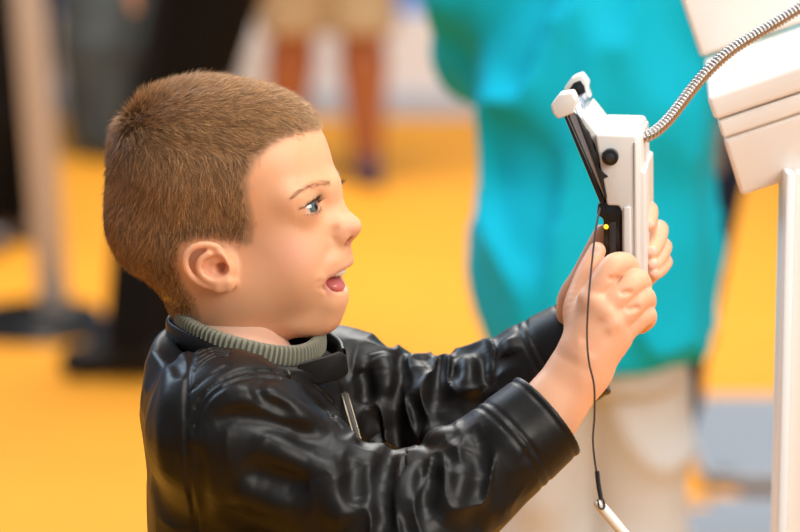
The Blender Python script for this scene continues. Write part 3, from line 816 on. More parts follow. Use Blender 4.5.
def build_boy():
    nh = hand_mesh(NH, 0); fh = hand_mesh(FH, 1); bv, bf = B.mesh()
    leg = Sdf((-160, -60, -20), (160, 80, 900), 6)      # body frame of the legs: mm about the hips
    V, F, C = join([(h2v(HV), HF, HCOL), nh, fh, (bv, bf, [.78, .47, .335])])
    boy = mesh_np('person', c2w(V), F, M_skin, None, C)
    tag(boy, 'young boy in profile wearing a black leather jacket, mouth open, gripping a white handheld viewer', 'person')
    build_head_parts(boy)
    jk = mesh_np('jacket', c2w(JV), JF, M_leather, boy)
    # ribbed sweater collar and the jacket's stand collar
    ring = spline([Q(*p) for p in ((178, 319, 18), (186, 326, -22), (206, 337, -50), (238, 348, -62), (275, 356, -54), (303, 355, -34), (317, 346, -8), (318, 338, 22), (300, 322, 48), (255, 312, 62), (205, 310, 52), (178, 319, 18))], 1321)[:-1]
    band('sweater_collar', ring, UPW, 11.0, 5.5, M_knit, boy, rib=2 * math.pi * 78 / 1320, amp=1.7)
    ring = spline(CRING, 240)
    band('jacket_collar', ring, UPW, 10.5, 3.4, M_leather, jk, closed=False)
    # collar tab, button and zip
    tabv = [Q(294, 380, -56), Q(298, 364, -64), Q(338, 352, -46), Q(345, 356, -42), Q(347, 374, -38), Q(341, 380, -40), Q(318, 385, -50)]
    bm = bmesh.new(); prism_bm(bm, [c2w(p)[0] for p in tabv], [c2w(p + np.array([2, 1, 7]))[0] for p in tabv])
    bm_obj('collar_tab', bm, M_leather, jk, bevel=.0016, seg=3)
    zp = [J.front(x, y) for x, y in spline([(345, 394), (349, 408), (354, 424), (358, 440)], 30)]
    zp = np.array([p for p in zp if p is not None]); zp = np.linspace(zp[0], zp[-1], 30) + [0, 0, -4]
    V, F = tube_np(c2w(zp), .0022, 8); zo = mesh_np('zip', c2w(zp[:1]) * 0 + V if False else V, F, M_lining, jk)
    bm = bmesh.new()
    for i in range(len(zp) - 1):
        for sd in (-1, 1): box_bm(bm, c2w(zp[i] + np.array([sd * 1.6, 0, -2.6]))[0], (.0030, .0018, .0012))
    bm_obj('zip_teeth', bm, M_zip, zo)
    for pix, n_ in SEAMS:
        sp_ = [J.front(x, y) for x, y in spline(pix, n_ * 2)]; sp_ = np.array([p for p in sp_ if p is not None])
        keep = [sp_[0]]
        for p in sp_[1:]:
            if np.linalg.norm(p - keep[-1]) < 14: keep.append(p)
        if len(keep) > 4:
            V, F = tube_np(c2w(np.array(keep) + [0, 0, .3]), 1.0 / S0, 6); mesh_np('seam', V, F, M_seam, jk)
    bp = J.front(287, 375)
    bm = bmesh.new(); r = bmesh.ops.create_uvsphere(bm, u_segments=16, v_segments=10, radius=.0038)
    for v in bm.verts: v.co = Vector((v.co.x, v.co.y * .5, v.co.z)) + Vector(c2w(bp + np.array([0, 0, -2]))[0])
    bm_obj('snap_button', bm, mat('button', (.05, .045, .04), .3, metal=.8), jk, smooth=True)
    # trousers and shoes (below the frame)
    hip = c2w(HIP(0))[0]; f = VR * 0 + np.array([math.cos(YT), -math.sin(YT), 0]); l = np.array([math.sin(YT), math.cos(YT), 0]); M = 1000
    T = Sdf(hip * M + [-190, -190, -hip[2] * M - 10 + 20], hip * M + [190, 190, 190], 6)
    T.ell(hip * M + [0, 0, 40], (88, 104, 110), 0)
    for s_ in (-1, 1):
        k = (hip + l * s_ * .055) * M; T.cap(k, [k[0], k[1], 55], 66, 44, 20)
    V, F = T.mesh(); mesh_np('trousers', V / M, F, M_trouser, boy)
    for s_ in (-1, 1):
        k = (hip + l * s_ * .06) * M; T = Sdf([k[0] - 150, k[1] - 150, -2], [k[0] + 200, k[1] + 150, 110], 4)
        k[2] = 26; T.cap(k - f * 30, k + f * 85, 32, 30, 0); T.cap([k[0], k[1], 40], [k[0], k[1], 75], 36, 34, 15)
        T.plane_cut([0, 0, 2], [0, 0, -1], k - 200, k + 200, 1)
        V, F = T.mesh(); mesh_np('shoe', V / M, F, M_shoe, boy)
    return boy
# ------------------------------------------------------------------ handheld viewer, hose, stylus, kiosk
class Frame:
    def __init__(s, O, A, B, C): s.O, s.A, s.B, s.C = (np.asarray(v, float) for v in (O, A, B, C))
    def v(s, a, b, c): return s.O + a * s.A + b * s.B + c * s.C
    def w(s, a, b, c): return c2w(s.v(a, b, c))[0]
    def L(s, px, py, c):
        X, Y = px - 400, 266 - py; O, A, B, C = s.O, s.A, s.B, s.C; z0 = O[2] + c * C[2]
        m = np.array([[A[0] - X * A[2] / FPX, B[0] - X * B[2] / FPX], [A[1] - Y * A[2] / FPX, B[1] - Y * B[2] / FPX]])
        r = np.array([X * (1 + z0 / FPX) - O[0] - c * C[0], Y * (1 + z0 / FPX) - O[1] - c * C[1]])
        return np.linalg.solve(m, r)
    def poly(s, pix, c0, c1, cref=None):
        """outline seen at depth cref, extruded along the depth axis from c0 to c1 (world points)"""
        cref = c0 if cref is None else cref; ab = [s.L(x, y, cref) for x, y in pix]
        return [s.w(a, b, c0) for a, b in ab], [s.w(a, b, c1) for a, b in ab]
def frame_yaw(O, yaw, roll=0.0):
    y = math.radians(yaw); C = np.array([math.sin(y), math.cos(y) * sp, math.cos(y) * cp])
    A = np.array([math.cos(y), -math.sin(y) * sp, -math.sin(y) * cp]); B = np.cross(C, A); B = B if B[1] > 0 else -B
    r = math.radians(roll); return Frame(O, A * math.cos(r) + B * math.sin(r), B * math.cos(r) - A * math.sin(r), C)
M_white = mat('white_plastic', (.72, .70, .68), .34, spec=.5, bump=(60, .03, .001))
M_black = mat('black_plastic', (.012, .012, .013), .22, spec=.5)
M_rubber = mat('black_foam', (.012, .011, .011), .7)
M_silver = mat('brushed_metal', (.58, .58, .60), .38, metal=.85)
M_glass = mat('phone_glass', (.50, .58, .68), .08, spec=.8, coat=.5)
M_chrome = mat('chrome_hose', (.44, .40, .38), .28, metal=1.0)
M_cord = mat('dark_cord', (.035, .02, .02), .6)
M_ivory = mat('ivory_plastic', (.85, .80, .72), .4)
M_cream = mat('kiosk_white', (.82, .76, .71), .28, spec=.5, bump=(30, .03, .002))
DF = frame_yaw(Q(620, 170, 0), 8)
def dpart(name, pix, c0, c1, m, par, bev=.0012, cref=-72, seg=3):
    bm = bmesh.new(); prism_bm(bm, *DF.poly(pix, c0, c1, cref)); return bm_obj(name, bm, m, par, bevel=bev, seg=seg)
def cyl_between(name, p, q, r, m, par, n=28, bev=.0006):
    p, q = Vector(p), Vector(q); bm = bmesh.new(); rr = bmesh.ops.create_cone(bm, cap_ends=True, segments=n, radius1=r, radius2=r, depth=(q - p).length)
    R = (q - p).to_track_quat('Z', 'Y').to_matrix(); mid = (p + q) / 2
    for v in bm.verts: v.co = R @ v.co + mid
    return bm_obj(name, bm, m, par, bevel=bev, seg=2)
def build_device():
    dv = empty('handheld_viewer', DF.w(0, -60, 0)); tag(dv, 'white handheld viewer with a tilted screen, gripped in both of the boy\'s hands', 'viewer')
    dpart('housing', [(595, 136), (598, 134.5), (635, 135.5), (638, 139), (639.5, 176), (640, 289), (622.5, 289), (622, 212), (619, 206), (607, 205.5), (601, 172)], -72, 74, M_white, dv, .0018)
    dpart('back_cover', [(636, 140), (640, 141), (641, 172), (645, 173.5), (645.5, 284), (641, 289), (636, 289)], -68, 70, M_white, dv, .0012)
    dpart('side_plate', [(623.5, 207), (631, 206), (632, 288), (623.5, 288)], -74.5, -70, M_white, dv, .0012)
    dpart('side_rib', [(634, 142), (637, 142), (638.2, 286), (634.5, 286)], -74, -69, M_white, dv, .0008)
    dpart('grip', [(598, 203.5), (604, 200.5), (621, 203), (624, 207), (624, 213), (621.3, 219), (621.5, 289), (604, 289), (603.2, 219), (596.5, 215)], -66, 62, M_black, dv, .0028, -66)
    dpart('grip_strip', [(609.5, 222), (616, 222), (616.5, 286), (610, 286)], -68.5, -62, mat('dark_strip', (.035, .03, .03), .3), dv, .0008, -66)
    p = DF.L(606, 227, -68); bm = bmesh.new(); bmesh.ops.create_uvsphere(bm, u_segments=12, v_segments=8, radius=.0019)
    for v in bm.verts: v.co += Vector(DF.w(p[0], p[1], -67))
    bm_obj('indicator_light', bm, mat('amber_led', (.9, .55, .02), .3, emit=((1, .62, .02), 1.2)), dv, smooth=True)
    # phone on its slanted mount
    ph = dpart('phone', [(562.5, 114), (566, 112), (604.5, 199), (603.5, 206), (599.5, 203)], -70, 72, M_black, dv, .0012)
    dpart('phone_frame', [(566.5, 112.5), (574.5, 109.5), (606.5, 196), (603.5, 200)], -68, 70, M_silver, ph, .001)
    dpart('foam_pad', [(574.5, 113), (580, 119), (583.5, 128), (589, 133), (593, 147), (598.5, 158), (599, 168), (603, 172), (608.5, 176.5), (603.5, 178.5), (607, 198), (605, 198), (590, 150), (578, 118)], -74, 60, M_rubber, dv, .0006)
    dpart('mount_plate', [(579.5, 121), (582, 117), (598, 137), (600.5, 170), (594, 146)], -64, 74, M_white, dv, .0009)
    # glass back of the phone, in view at the top, and the two clips
    dpart('backplate', [(573.2, 108.6), (575, 107.8), (583, 124), (581, 126)], -64, 68, M_glass, ph, .0006)
    for c in (-22, 16): dpart('camera_mark', [(576, 112.4), (577, 111.5), (579.2, 116.2), (578.2, 117)], c, c + 5, M_black, ph, .0002)
    dpart('clip', [(551, 104.5), (559.5, 93.5), (573, 91.8), (577, 100), (574, 112.5), (558.5, 118.5), (553.5, 113)], -78, -48, M_white, dv, .0014)
    cl2 = dpart('clip', [(552, 106), (561, 93.5), (571.5, 89.5), (578.5, 99), (577.5, 106), (581, 116), (575, 113), (558.5, 118)], 54, 79, M_white, dv, .0018, -72)
    dpart('clip_dark_face', [(558, 107), (563, 99), (570, 96.5), (574, 102), (576, 110), (571, 111), (563, 114)], 52.5, 55, M_black, cl2, .0006, -72)  # raised black plate standing in for the dark inside of the clip
    a, b = DF.L(610.5, 156.5, -74)
    kn = cyl_between('knob', DF.w(a, b, -70), DF.w(a, b, -82), 8.2 / S0, M_black, dv, 28, .0012)
    cyl_between('knob_cap', DF.w(a, b, -82), DF.w(a, b, -83.6), 4.2 / S0, mat('screw', (.06, .06, .065), .3, metal=.6), kn, 20, .0005)
    # hose
    pts = spline([Q(*p) for p in ((637, 138.5, -22), (645, 137, -22), (656, 131, -18), (668, 120, -10), (680, 105, 0), (693, 88, 10), (709, 70, 18), (733, 49, 26), (764, 30, 34), (800, 8, 42), (838, -18, 52), (900, -60, 90))], 1500)
    s_ = np.concatenate([[0], np.cumsum(np.linalg.norm(np.diff(pts, axis=0), axis=1))])
    rad = 5.6 * (1 + .12 * np.sign(np.sin(s_ * 2 * np.pi / 4.2)) * np.abs(np.sin(s_ * 2 * np.pi / 4.2)) ** .6)
    V, F = tube_np(c2w(pts), rad / S0, 16)
    ho = mesh_np('flexible_hose', V, F, M_chrome); tag(ho, 'corrugated metal hose curving from the back of the viewer up past the white box', 'hose')
    cyl_between('hose_collar', c2w(pts[0])[0], c2w(pts[40])[0], 7.2 / S0, M_chrome, ho)
    # stylus on its cord
    st = empty('stylus', W(600, 508, -128)); tag(st, 'white stylus pen dangling below the boy\'s hands on a thin dark cord', 'stylus')
    cp_ = spline([Q(*p) for p in ((600, 208, -74), (596, 228, -92), (592, 262, -108), (588.5, 300, -125), (587, 335, -132), (589, 362, -136), (594, 385, -136), (594.5, 415, -134), (593, 440, -132), (595, 462, -131), (597, 474, -130))], 120)
    tube_obj('cord', c2w(cp_), 1.0 / S0, M_cord, st, 8)
    tube_obj('cord_sleeve', c2w(spline([Q(*p) for p in ((597, 471, -130), (598.5, 485, -130), (601, 499, -130))], 16)), 2.3 / S0, M_black, st, 10)
    tube_obj('cord_loop', c2w(spline([Q(*p) for p in ((600, 494, -130), (604, 502, -133), (604, 508, -134), (599.5, 508, -134), (598, 500, -131))], 24)), 1.0 / S0, M_cord, st, 8)
    tube_obj('barrel', c2w(np.array([Q(596.5, 500.5, -128), Q(597.6, 502, -128), Q(600, 505, -128), Q(640, 553, -124), Q(647, 561.5, -123), Q(650, 565, -123)])), np.array([3.0, 4.6, 5.2, 5.2, 3.2, 1.0]) / S0, M_ivory, st, 16)
def build_kiosk():
    K = frame_yaw(Q(707, 97, 90), 5, 19.5)
    k = empty('display_kiosk', (W(800, 300, 150)[0], W(800, 300, 150)[1], 0)); tag(k, 'white display kiosk, a tilted box on a pale post, at the right edge', 'kiosk')
    def kb(name, x0, x1, y0, y1, c0, c1, bev, m=M_cream, par=k):
        bm = bmesh.new(); P = lambda a, b, c: K.w(a, b, c)
        prism_bm(bm, [P(x0, y0, c0), P(x1, y0, c0), P(x1, y1, c0), P(x0, y1, c0)], [P(x0, y0, c1), P(x1, y0, c1), P(x1, y1, c1), P(x0, y1, c1)])
        return bm_obj(name, bm, m, par, bevel=bev, seg=4)
    kb('tray_rim', 0, 300, -26, 0, 0, 330, .004)
    kb('tray_band', 2, 298, -47, -27.5, 2, 328, .003)
    # tapering lower box
    bm = bmesh.new(); P = lambda a, b, c: K.w(a, b, c)
    prism_bm(bm, [P(2, -48, 3), P(297, -48, 3), P(297, -112, 14), P(0, -112, 14)], [P(2, -48, 326), P(297, -48, 326), P(297, -112, 310), P(0, -112, 310)])
    bm_obj('box_body', bm, M_cream, k, bevel=.004, seg=4)
    kb('tray_inset', 34, 280, -1, 3, 26, 300, .0015)
    kb('back_panel', -2, 300, 2, 160, 332, 345, .004)
    # post with base
    bx, by = W(800, 300, 150)[:2]; sc_ = (D0 + 150 / S0) / FPX
    top = W(790, 200, 150)[2] + .03
    bm = bmesh.new(); box_bm(bm, (bx + .016, by, top / 2 + .01), (.054, .06, top - .02)); bm_obj('post', bm, M_cream, k, bevel=.003, seg=3)
    bm = bmesh.new(); box_bm(bm, (bx - .0145, by - .012, top / 2 + .01), (.007, .05, top - .02)); bm_obj('post_edge', bm, mat('steel_edge', (.78, .83, .86), .25), k, bevel=.0015)
    bm = bmesh.new(); box_bm(bm, (bx + .03, by + .02, .01), (.42, .42, .02)); bm_obj('base_plate', bm, M_cream, k, bevel=.003)
# ------------------------------------------------------------------ surroundings
def build_place():
    def plane(name, c, sx, sy, sz, m):
        bm = bmesh.new(); box_bm(bm, c, (sx, sy, sz)); return tag(bm_obj(name, bm, m), kind='structure')
    plane('floor', (0, 6, -.05), 16, 20, .1, mat('yellow_carpet', (.85, .345, .018), .75, spec=.3, noise=(3, (.80, .31, .016), .3), bump=(300, .3, .004)))
    plane('wall_back', (0, 10.95, 1.75), 16, .2, 3.5, mat('blue_wall', (.12, .27, .62), .7))
    plane('baseboard_back', (0, 10.83, .185), 16, .06, .37, mat('white_skirting', (.74, .73, .74), .6))
    plane('trim_1', (0, 10.79, .045), 16, .03, .09, mat('grey_trim', (.42, .48, .58), .6))
    # left post on a round base
    p = at(56, 318, 7.1); q = at(28, -10, 7.1); d = (q - p) / np.linalg.norm(q - p); base = np.array([p[0], p[1], 0])
    e = empty('barrier_post', base); tag(e, 'tall pale post on a round black base, at the far left', 'post')
    top = base + d * 2.0
    bm = bmesh.new(); box_bm(bm, (0, 0, 1.0), (.072, .05, 1.96), Matrix.Identity(3))
    for v in bm.verts:
        v.co = Vector(base + d * v.co.z) + Vector((v.co.x, v.co.y, 0))
    bm_obj('post', bm, mat('post_paint', (.64, .57, .51), .5), e, bevel=.006)
    bm = bmesh.new(); bmesh.ops.create_cone(bm, cap_ends=True, segments=48, radius1=.18, radius2=.15, depth=.05)
    for v in bm.verts: v.co += Vector(base) + Vector((-.04, -.03, .025))
    bm_obj('base_plate', bm, M_black, e, bevel=.005)
    # white plinth by the back wall
    b = at(264, 125, 10.35); b[2] = 0; e = empty('plinth', b); tag(e, 'white upright plinth by the back wall, seen just above the boy\'s head', 'plinth')
    bm = bmesh.new(); box_bm(bm, (b[0], b[1], .19), (.13, .15, .38)); bm_obj('plinth_body', bm, mat('plinth_white', (.82, .80, .78), .5), e, bevel=.012, seg=4)
    bm = bmesh.new(); box_bm(bm, (b[0], b[1], .01), (.17, .19, .02)); bm_obj('foot', bm, mat('plinth_foot', (.6, .6, .6), .5), e, bevel=.004)
    # grey floor cushions
    Mg = mat('grey_cloth', (.24, .265, .30), .8, noise=(60, (.22, .245, .28), .3)); Mp = mat('piping', (.42, .44, .47), .7)
    for (y0, y1, lab) in ((508, 420, 'grey floor cushion lying beside the pale post, the farther of two'), (620, 530, 'grey floor cushion lying beside the pale post, the nearer of two')):
        n_, f_ = floor_y(y0), floor_y(y1); cx = (716 - 400) / FPX * n_ + .30
        e = empty('floor_cushion', (cx, (n_ + f_) / 2, 0)); tag(e, lab, 'cushion', 'grey floor cushions at the right')
        bm = bmesh.new(); vs = box_bm(bm, (0, 0, 0), (.60, f_ - n_, .036))
        bmesh.ops.bevel(bm, geom=[x for x in bm.edges if abs(x.verts[0].co.z - x.verts[1].co.z) > .01], offset=.06, segments=6, affect='EDGES')
        for v in bm.verts: v.co += Vector((cx, (n_ + f_) / 2, .020))
        bm_obj('pad', bm, Mg, e, bevel=.014, seg=3)
        pts = []
        for sx, sy in ((-1, -1), (1, -1), (1, 1), (-1, 1)):
            a0 = math.atan2(sy, sx) - math.pi / 4
            for t in np.linspace(0, math.pi / 2, 6): pts.append((cx + sx * .24 + .06 * math.cos(a0 + t), (n_ + f_) / 2 + sy * ((f_ - n_) / 2 - .06) + .06 * math.sin(a0 + t), .034))
        pts.append(pts[0]); tube_obj('piping', np.array(pts), .005, Mp, e, 8)

def hexmat(n, c, r=.85, **k): return mat(n, c, r, **k)
def cloth(n, c): return mat(n, c, .9, spec=.12)
def make_person(label, pos, head_deg, h, spec, group=None):
    """standing figure in millimetres: body, clothes and shoes share one skeleton; spec gives feet, arms and clothes"""
    t = math.radians(head_deg); f = np.array([math.cos(t), math.sin(t), 0]); l = np.array([-math.sin(t), math.cos(t), 0]); U = np.array([0, 0, 1.])
    k = h / 1.75; b = np.array([pos[0] * 1000, pos[1] * 1000, 0]); lean = spec.get('lean', (0, 0))
    P = lambda a, c, u: b + k * (a * f + c * l + u * U) + np.array([lean[0], lean[1], 0]) * (k * u / 1000)
    feet = spec['feet']; wd = spec.get('wide', 1.0); res = spec.get('res', 11)
    Rm = np.stack([f, l, U], 1)
    legs = []
    for s_, (fa, fl) in zip((-1, 1), feet):
        hip, an = P(0, s_ * spec.get('hipw', 88), 900), P(fa, fl, 85); kn = (hip + an) / 2 + k * (f * spec.get('knee', 25) + U * 10); legs.append((hip, kn, an))
    arms = []
    for s_, (el, ha) in zip((-1, 1), spec['arms']):
        arms.append((P(0, s_ * 175, 1410), P(*el), P(*ha)))
    lo = np.minimum.reduce([P(-350, -520, -5), P(350, 520, -5), P(-350, 520, -5), P(350, -520, -5)] + [a.astype(float) for q in legs for a in q]) - 130
    hi = np.maximum.reduce([P(-350, -520, 1790), P(350, 520, 1790), P(-350, 520, 1790), P(350, -520, 1790)] + [a.astype(float) for q in legs for a in q]) + 130
    lo[2] = -12
    def grid(z0, z1): return Sdf([lo[0], lo[1], max(lo[2], z0 * k)], [hi[0], hi[1], z1 * k], res)
    hw = spec.get('hipw', 88); lr = k * spec.get('legr', 1.0)
    def torso(G, o, u0):
        if 0 < u0 < 850:
            for s_ in (-1, 1): G.cap(P(0, s_ * 55 * wd, 1000), P(0, s_ * 40 * wd, u0 - 60), 90 * k + o, 82 * k + o, 40)
        G.ell(P(0, 0, 1240), np.array([112 * k + o, 165 * k * wd + o, 260 * k + o]), 30, Rm)
        G.ell(P(0, 0, 960), np.array([112 * k + o, 140 * k * wd + o, 175 * k + o]), 60, Rm)
        for s_ in (-1, 1): G.cap(P(0, s_ * 60, 1440), P(0, s_ * 165 * wd, 1405), 58 * k + o, 55 * k + o, 40)
    def arm(G, o, tt=1.0):
        for s, e, w_ in arms:
            w2 = e + (w_ - e) * tt; G.cap(s, e, 56 * k + o, 44 * k + o, 30); G.cap(e, w2, 44 * k + o, (32 if tt > .9 else 36) * k + o, 20)
    def leg(G, o, o2=None, kk=26):
        o2 = o if o2 is None else o2
        for hip, kn, an in legs: G.cap(hip, kn, 88 * lr + o, 58 * lr + o2, kk); G.cap(kn, kn + (an - kn) * .3, 55 * lr + o2, 58 * lr + o2, 14); G.cap(kn + (an - kn) * .3, an, 58 * lr + o2, 38 * lr + o2, 14)
    skin = spec.get('skin', (.62, .36, .25)); Mk = mat('skin_tone', skin, .55, sss=.15, sscale=.01)
    # body
    G = grid(-12, 1800); G.ell(P(10, 0, 1640), np.array([98, 76, 115]) * k, 0, Rm); G.ell(P(40, 0, 1590), np.array([62, 60, 70]) * k, 30, Rm); G.cap(P(-8, 0, 1580), P(-15, 0, 1440), 56 * k, 62 * k, 30)
    G.cap(P(100, 0, 1630), P(112, 0, 1608), 9 * k, 13 * k, 12)
    for s_ in (-1, 1): G.ell(P(0, s_ * 76, 1628), np.array([22, 12, 33]) * k, 8, Rm)
    torso(G, 0, 0); arm(G, 0); leg(G, 0)
    for s, e, w_ in arms:
        d = (w_ - e) / np.linalg.norm(w_ - e); sd = np.cross(d, U); sd /= np.linalg.norm(sd) + 1e-9; up_ = np.cross(sd, d)
        G.cap(w_, w_ + d * 75 * k, 34 * k, 36 * k, 20, flat=(up_, 1.7))
        for q in range(4): G.chain([w_ + d * 85 * k + sd * (q - 1.5) * 19 * k, w_ + d * 125 * k + sd * (q - 1.5) * 19 * k, w_ + d * 150 * k + sd * (q - 1.5) * 18 * k - up_ * 26 * k], [11 * k, 10 * k, 8.5 * k], 6)
        G.chain([w_ + d * 35 * k + sd * 32 * k, w_ + d * 75 * k + sd * 58 * k, w_ + d * 105 * k + sd * 56 * k], [14 * k, 11 * k, 9 * k], 10)
    for (hip, kn, an), s_ in zip(legs, (-1, 1)): G.cap(an - k * U * 42, an + k * (f * 105 - U * 54), 32 * k, 23 * k, 14)
    G.plane_cut([0, 0, 4], [0, 0, -1], lo, [hi[0], hi[1], 60], 1)
    V, F = G.mesh(); body = mesh_np('person', V / 1000, F, Mk); tag(body, label, 'person', group)
    # hair
    G = grid(1500, 1800); G.ell(P(-4, 0, 1652), np.array([104, 84, 117]) * k, 0, Rm); G.plane_cut(P(62, 0, 1650), f * .8 - U * .55, lo, hi, 8); G.plane_cut(P(0, 0, 1560), -U, lo, hi, 8)
    V, F = G.mesh(); mesh_np('hair', V / 1000, F, mat('dark_hair', spec.get('hair', (.05, .03, .02)), .6), body)
    for nm, m_, hem, off in spec['tops']:
        G = grid(hem - 120, 1560); torso(G, off, hem)
        if spec.get('sleeve', .93) and nm != 'shirt': arm(G, off, spec.get('sleeve', .93))
        for amp, sc_, sd in spec.get('folds', ()):
            if nm == 'shirt': continue
            G.apply(lambda X, Y, Z: amp * (1 - 2 * np.abs(np.tanh(1.2 * vnoise(X / sc_[0] + sd, Y / sc_[1] + 4, (Z + .5 * (X - b[0])) / sc_[2] + sd)))), lo, hi, 0, 'd')
        G.cap(P(-8, 0, 1500), P(0, 0, 1700), 62 * k, 90 * k, 10, '-')
        if 'cut' in spec: spec['cut'](G, P, k, nm)
        if nm == 'shirt': G.plane_cut(P(0, 0, hem + 110), [0, 0, 1], lo, hi, 4)
        hp = P(0, 0, hem); hn = spec.get('hemn', (0, 0, -1)); G.plane_cut(hp, hn, lo, [hi[0], hi[1], hp[2] + 100], 6)
        V, F = G.mesh(); cl = mesh_np(nm, V / 1000, F, m_, body)
    nm, m_, hem, o, o2 = spec['bottom']
    G = grid(min(hem, 40) - 10, 1080); leg(G, o, o2, 20); G.ell(P(0, 0, 930), np.array([112 * k + o * .5, 150 * k * wd + o * .5, 120 * k]), 30, Rm)
    if spec.get('bfolds'):
        amp, sc_, sd = spec['bfolds']; G.apply(lambda X, Y, Z: amp * (1 - 2 * np.abs(np.tanh(1.2 * vnoise(X / sc_[0] + sd, Y / sc_[1] + 4, Z / sc_[2] + sd)))), lo, hi, 0, 'd')
    G.plane_cut(P(0, 0, hem), [0, 0, -1], lo, hi, 6); G.plane_cut(P(0, 0, 960), [0, 0, 1], lo, hi, 6)
    V, F = G.mesh(); mesh_np(nm, V / 1000, F, m_, body)
    for (hip, kn, an), s_ in zip(legs, (-1, 1)):
        G = Sdf(an - [230, 230, 90], an + [230, 230, 90], 7); a0 = np.array([an[0], an[1], 44 * k]); sd = spec.get('toe', f)
        G.cap(a0 - sd * 45 * k, a0 + sd * 120 * k + [0, 0, -10 * k], 44 * k, 34 * k, 0); G.cap(a0, an + [0, 0, 10], 46 * k, 46 * k, 25)
        G.plane_cut([0, 0, 2], [0, 0, -1], an - 300, an + 300, 2); G.plane_cut([0, 0, an[2] + 22 * k], [0, 0, 1], an - 300, an + 300, 3)
        V, F = G.mesh(); mesh_np('shoe', V / 1000, F, spec['shoe'], body)
    return body
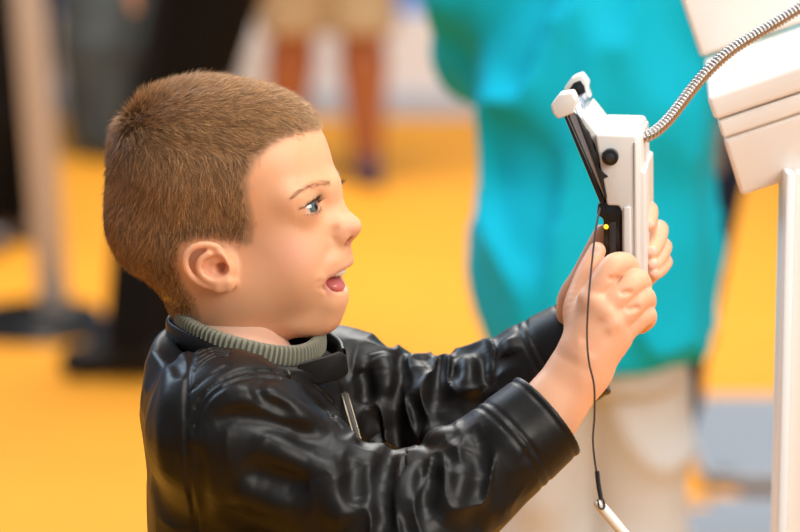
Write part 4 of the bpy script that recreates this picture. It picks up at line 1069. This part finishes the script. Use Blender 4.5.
def build_people():
    g = lambda px, py: at(px, py, 1)  # direction helper
    # teal hoodie
    Mt = mat('teal_fleece', (.0, .41, .56), .8, spec=.2); Msh = mat('white_cotton', (.50, .51, .51), .85); Mtr = mat('cream_cotton', (.56, .575, .575), .9)
    Y = 3.8; x = (597 - 400) / FPX * Y * 1.0
    make_person('person in a turquoise hoodie and baggy cream trousers, standing behind the viewer', (x, Y), 74, 1.43,
                dict(hipw=62, legr=.86, feet=((20, -78), (-10, 92)), arms=(((170, -205, 1290), (330, -110, 1500)), ((120, 195, 1265), (300, 120, 1500))), tops=[('shirt', Msh, 762, 18), ('hoodie', Mt, 806, 30)],
                     bottom=('trousers', Mtr, 60, 12, 26), shoe=mat('white_shoe', (.6, .6, .6), .6), folds=[(15, (85, 85, 170), 2.0)], bfolds=(10, (90, 90, 120), 5), res=9, hair=(.09, .05, .025), wide=.97))
    # tanned legs in shorts near the back wall
    Y = 9.3; x = (327 - 400) / FPX * Y
    make_person('person in beige knee-length shorts with bare tanned legs and dark shoes', (x, Y), -80, 1.72,
                dict(legr=1.3, feet=((-60, -130), (20, 125)), arms=(((-30, -270, 1130), (60, -290, 900)), ((-30, 270, 1130), (60, 290, 900))), tops=[('shirt_top', mat('light_shirt', (.5, .5, .55), .9), 850, 14)],
                     bottom=('shorts', mat('khaki', (.42, .32, .19), .9), 478, 26, 34), shoe=mat('plum_shoe', (.06, .03, .06), .6), skin=(.36, .13, .055), sleeve=.25))
    # black trousers on the left: shoe pointing left behind the boy's head
    Y = 6.66; x = (222 - 400) / FPX * Y
    Mb = cloth('black_cotton', (.008, .008, .009)); Ms = mat('black_shoe', (.008, .008, .010), .5, spec=.25)
    make_person('person in black trousers and black shoes, standing behind the boy\'s head facing left', (x, Y), 186, 1.9,
                dict(feet=((195, 60), (140, -70)), arms=(((-20, -270, 1130), (120, -260, 920)), ((-20, 270, 1130), (120, 260, 920))), tops=[('jacket', Mb, 800, 20)], bottom=('trousers', Mb, 40, 24, 24), shoe=Ms))
    # jeans further back
    Y = 9.95; x = (118 - 400) / FPX * Y
    make_person('person in dark blue-grey jeans near the back wall, legs apart, left of the boy\'s head', (x, Y), -60, 1.75,
                dict(legr=1.35, hipw=110, feet=((60, -120), (-60, 120)), arms=(((-30, -270, 1130), (60, -290, 900)), ((-30, 270, 1130), (60, 290, 900))), tops=[('jumper', mat('slate_knit', (.06, .08, .09), .9), 800, 20)],
                     bottom=('jeans', mat('slate_denim', (.03, .042, .05), .9, noise=(9, (.09, .12, .13), .2)), 30, 30, 40), shoe=mat('brown_shoe', (.03, .025, .02), .6)))
    # far left: black trousers, grey shoes
    Y = 8.2; x = (8 - 400) / FPX * Y
    make_person('person in black trousers and grey shoes at the left edge, behind the pale post', (x - .06, Y), -40, 1.75,
                dict(legr=1.25, feet=((0, -90), (0, 100)), arms=(((-30, -270, 1130), (60, -290, 900)), ((-30, 270, 1130), (60, 290, 900))), tops=[('jumper', Mb, 850, 16)],
                     bottom=('trousers', Mb, 60, 14, 24), shoe=mat('grey_shoe', (.16, .14, .14), .7)))
    # behind the turquoise hoodie
    Y = 4.95; x = (664 - 400) / FPX * Y
    make_person('person in navy jeans and a dark jacket, mostly hidden behind the turquoise hoodie', (x, Y), 60, 1.55,
                dict(feet=((20, 45), (-60, 150)), arms=(((0, -260, 1130), (110, -260, 900)), ((0, 262, 1150), (110, 240, 940))), tops=[('shirt', mat('grey_shirt', (.20, .185, .175), .9), 820, 22), ('jacket', cloth('dark_jacket', (.014, .014, .017)), 1010, 30)],
                     bottom=('jeans', cloth('navy_denim', (.012, .02, .05)), 40, 6, 10), shoe=Ms))
def light(name, loc, tgt, e, size, col=(1, 1, 1), sy=None):
    d = bpy.data.lights.new(name, 'AREA'); d.energy = e; d.size = size; d.color = col
    if sy: d.shape = 'RECTANGLE'; d.size_y = sy
    o = bpy.data.objects.new(name, d); COL.objects.link(o); o.location = loc
    o.rotation_euler = (Vector(tgt) - Vector(loc)).to_track_quat('-Z', 'Y').to_euler(); return o
def build_light():
    w = bpy.data.worlds.new('hall'); SC.world = w; w.use_nodes = True; bg = w.node_tree.nodes['Background']
    bg.inputs[0].default_value = (.88, .93, 1, 1); bg.inputs[1].default_value = .36
    light('window_key', (1.7, .5, 2.4), (0.0, 2.3, 1.1), 66, 1.4, (1, .93, .84))
    light('window_rim', (-1.6, 3.9, 2.7), (-.1, 2.3, 1.05), 46, 1.3, (.62, .80, 1))
    light('hall_area_light', (-0.1, 7.6, 4.2), (-0.1, 6.8, 0), 330, 3.0, (1, .97, .92))
    light('hall_area_light', (0.7, 2.3, 3.2), (0.35, 3.9, 1.0), 62, 1.4, (1, .97, .92))  # added light with no fixture, aimed to brighten the turquoise hoodie
    SC.view_settings.view_transform = 'Standard'; SC.view_settings.look = 'None'; SC.view_settings.gamma = 1; SC.view_settings.exposure = 0.0
build_boy(); build_device(); build_kiosk(); build_place(); build_people(); build_light()
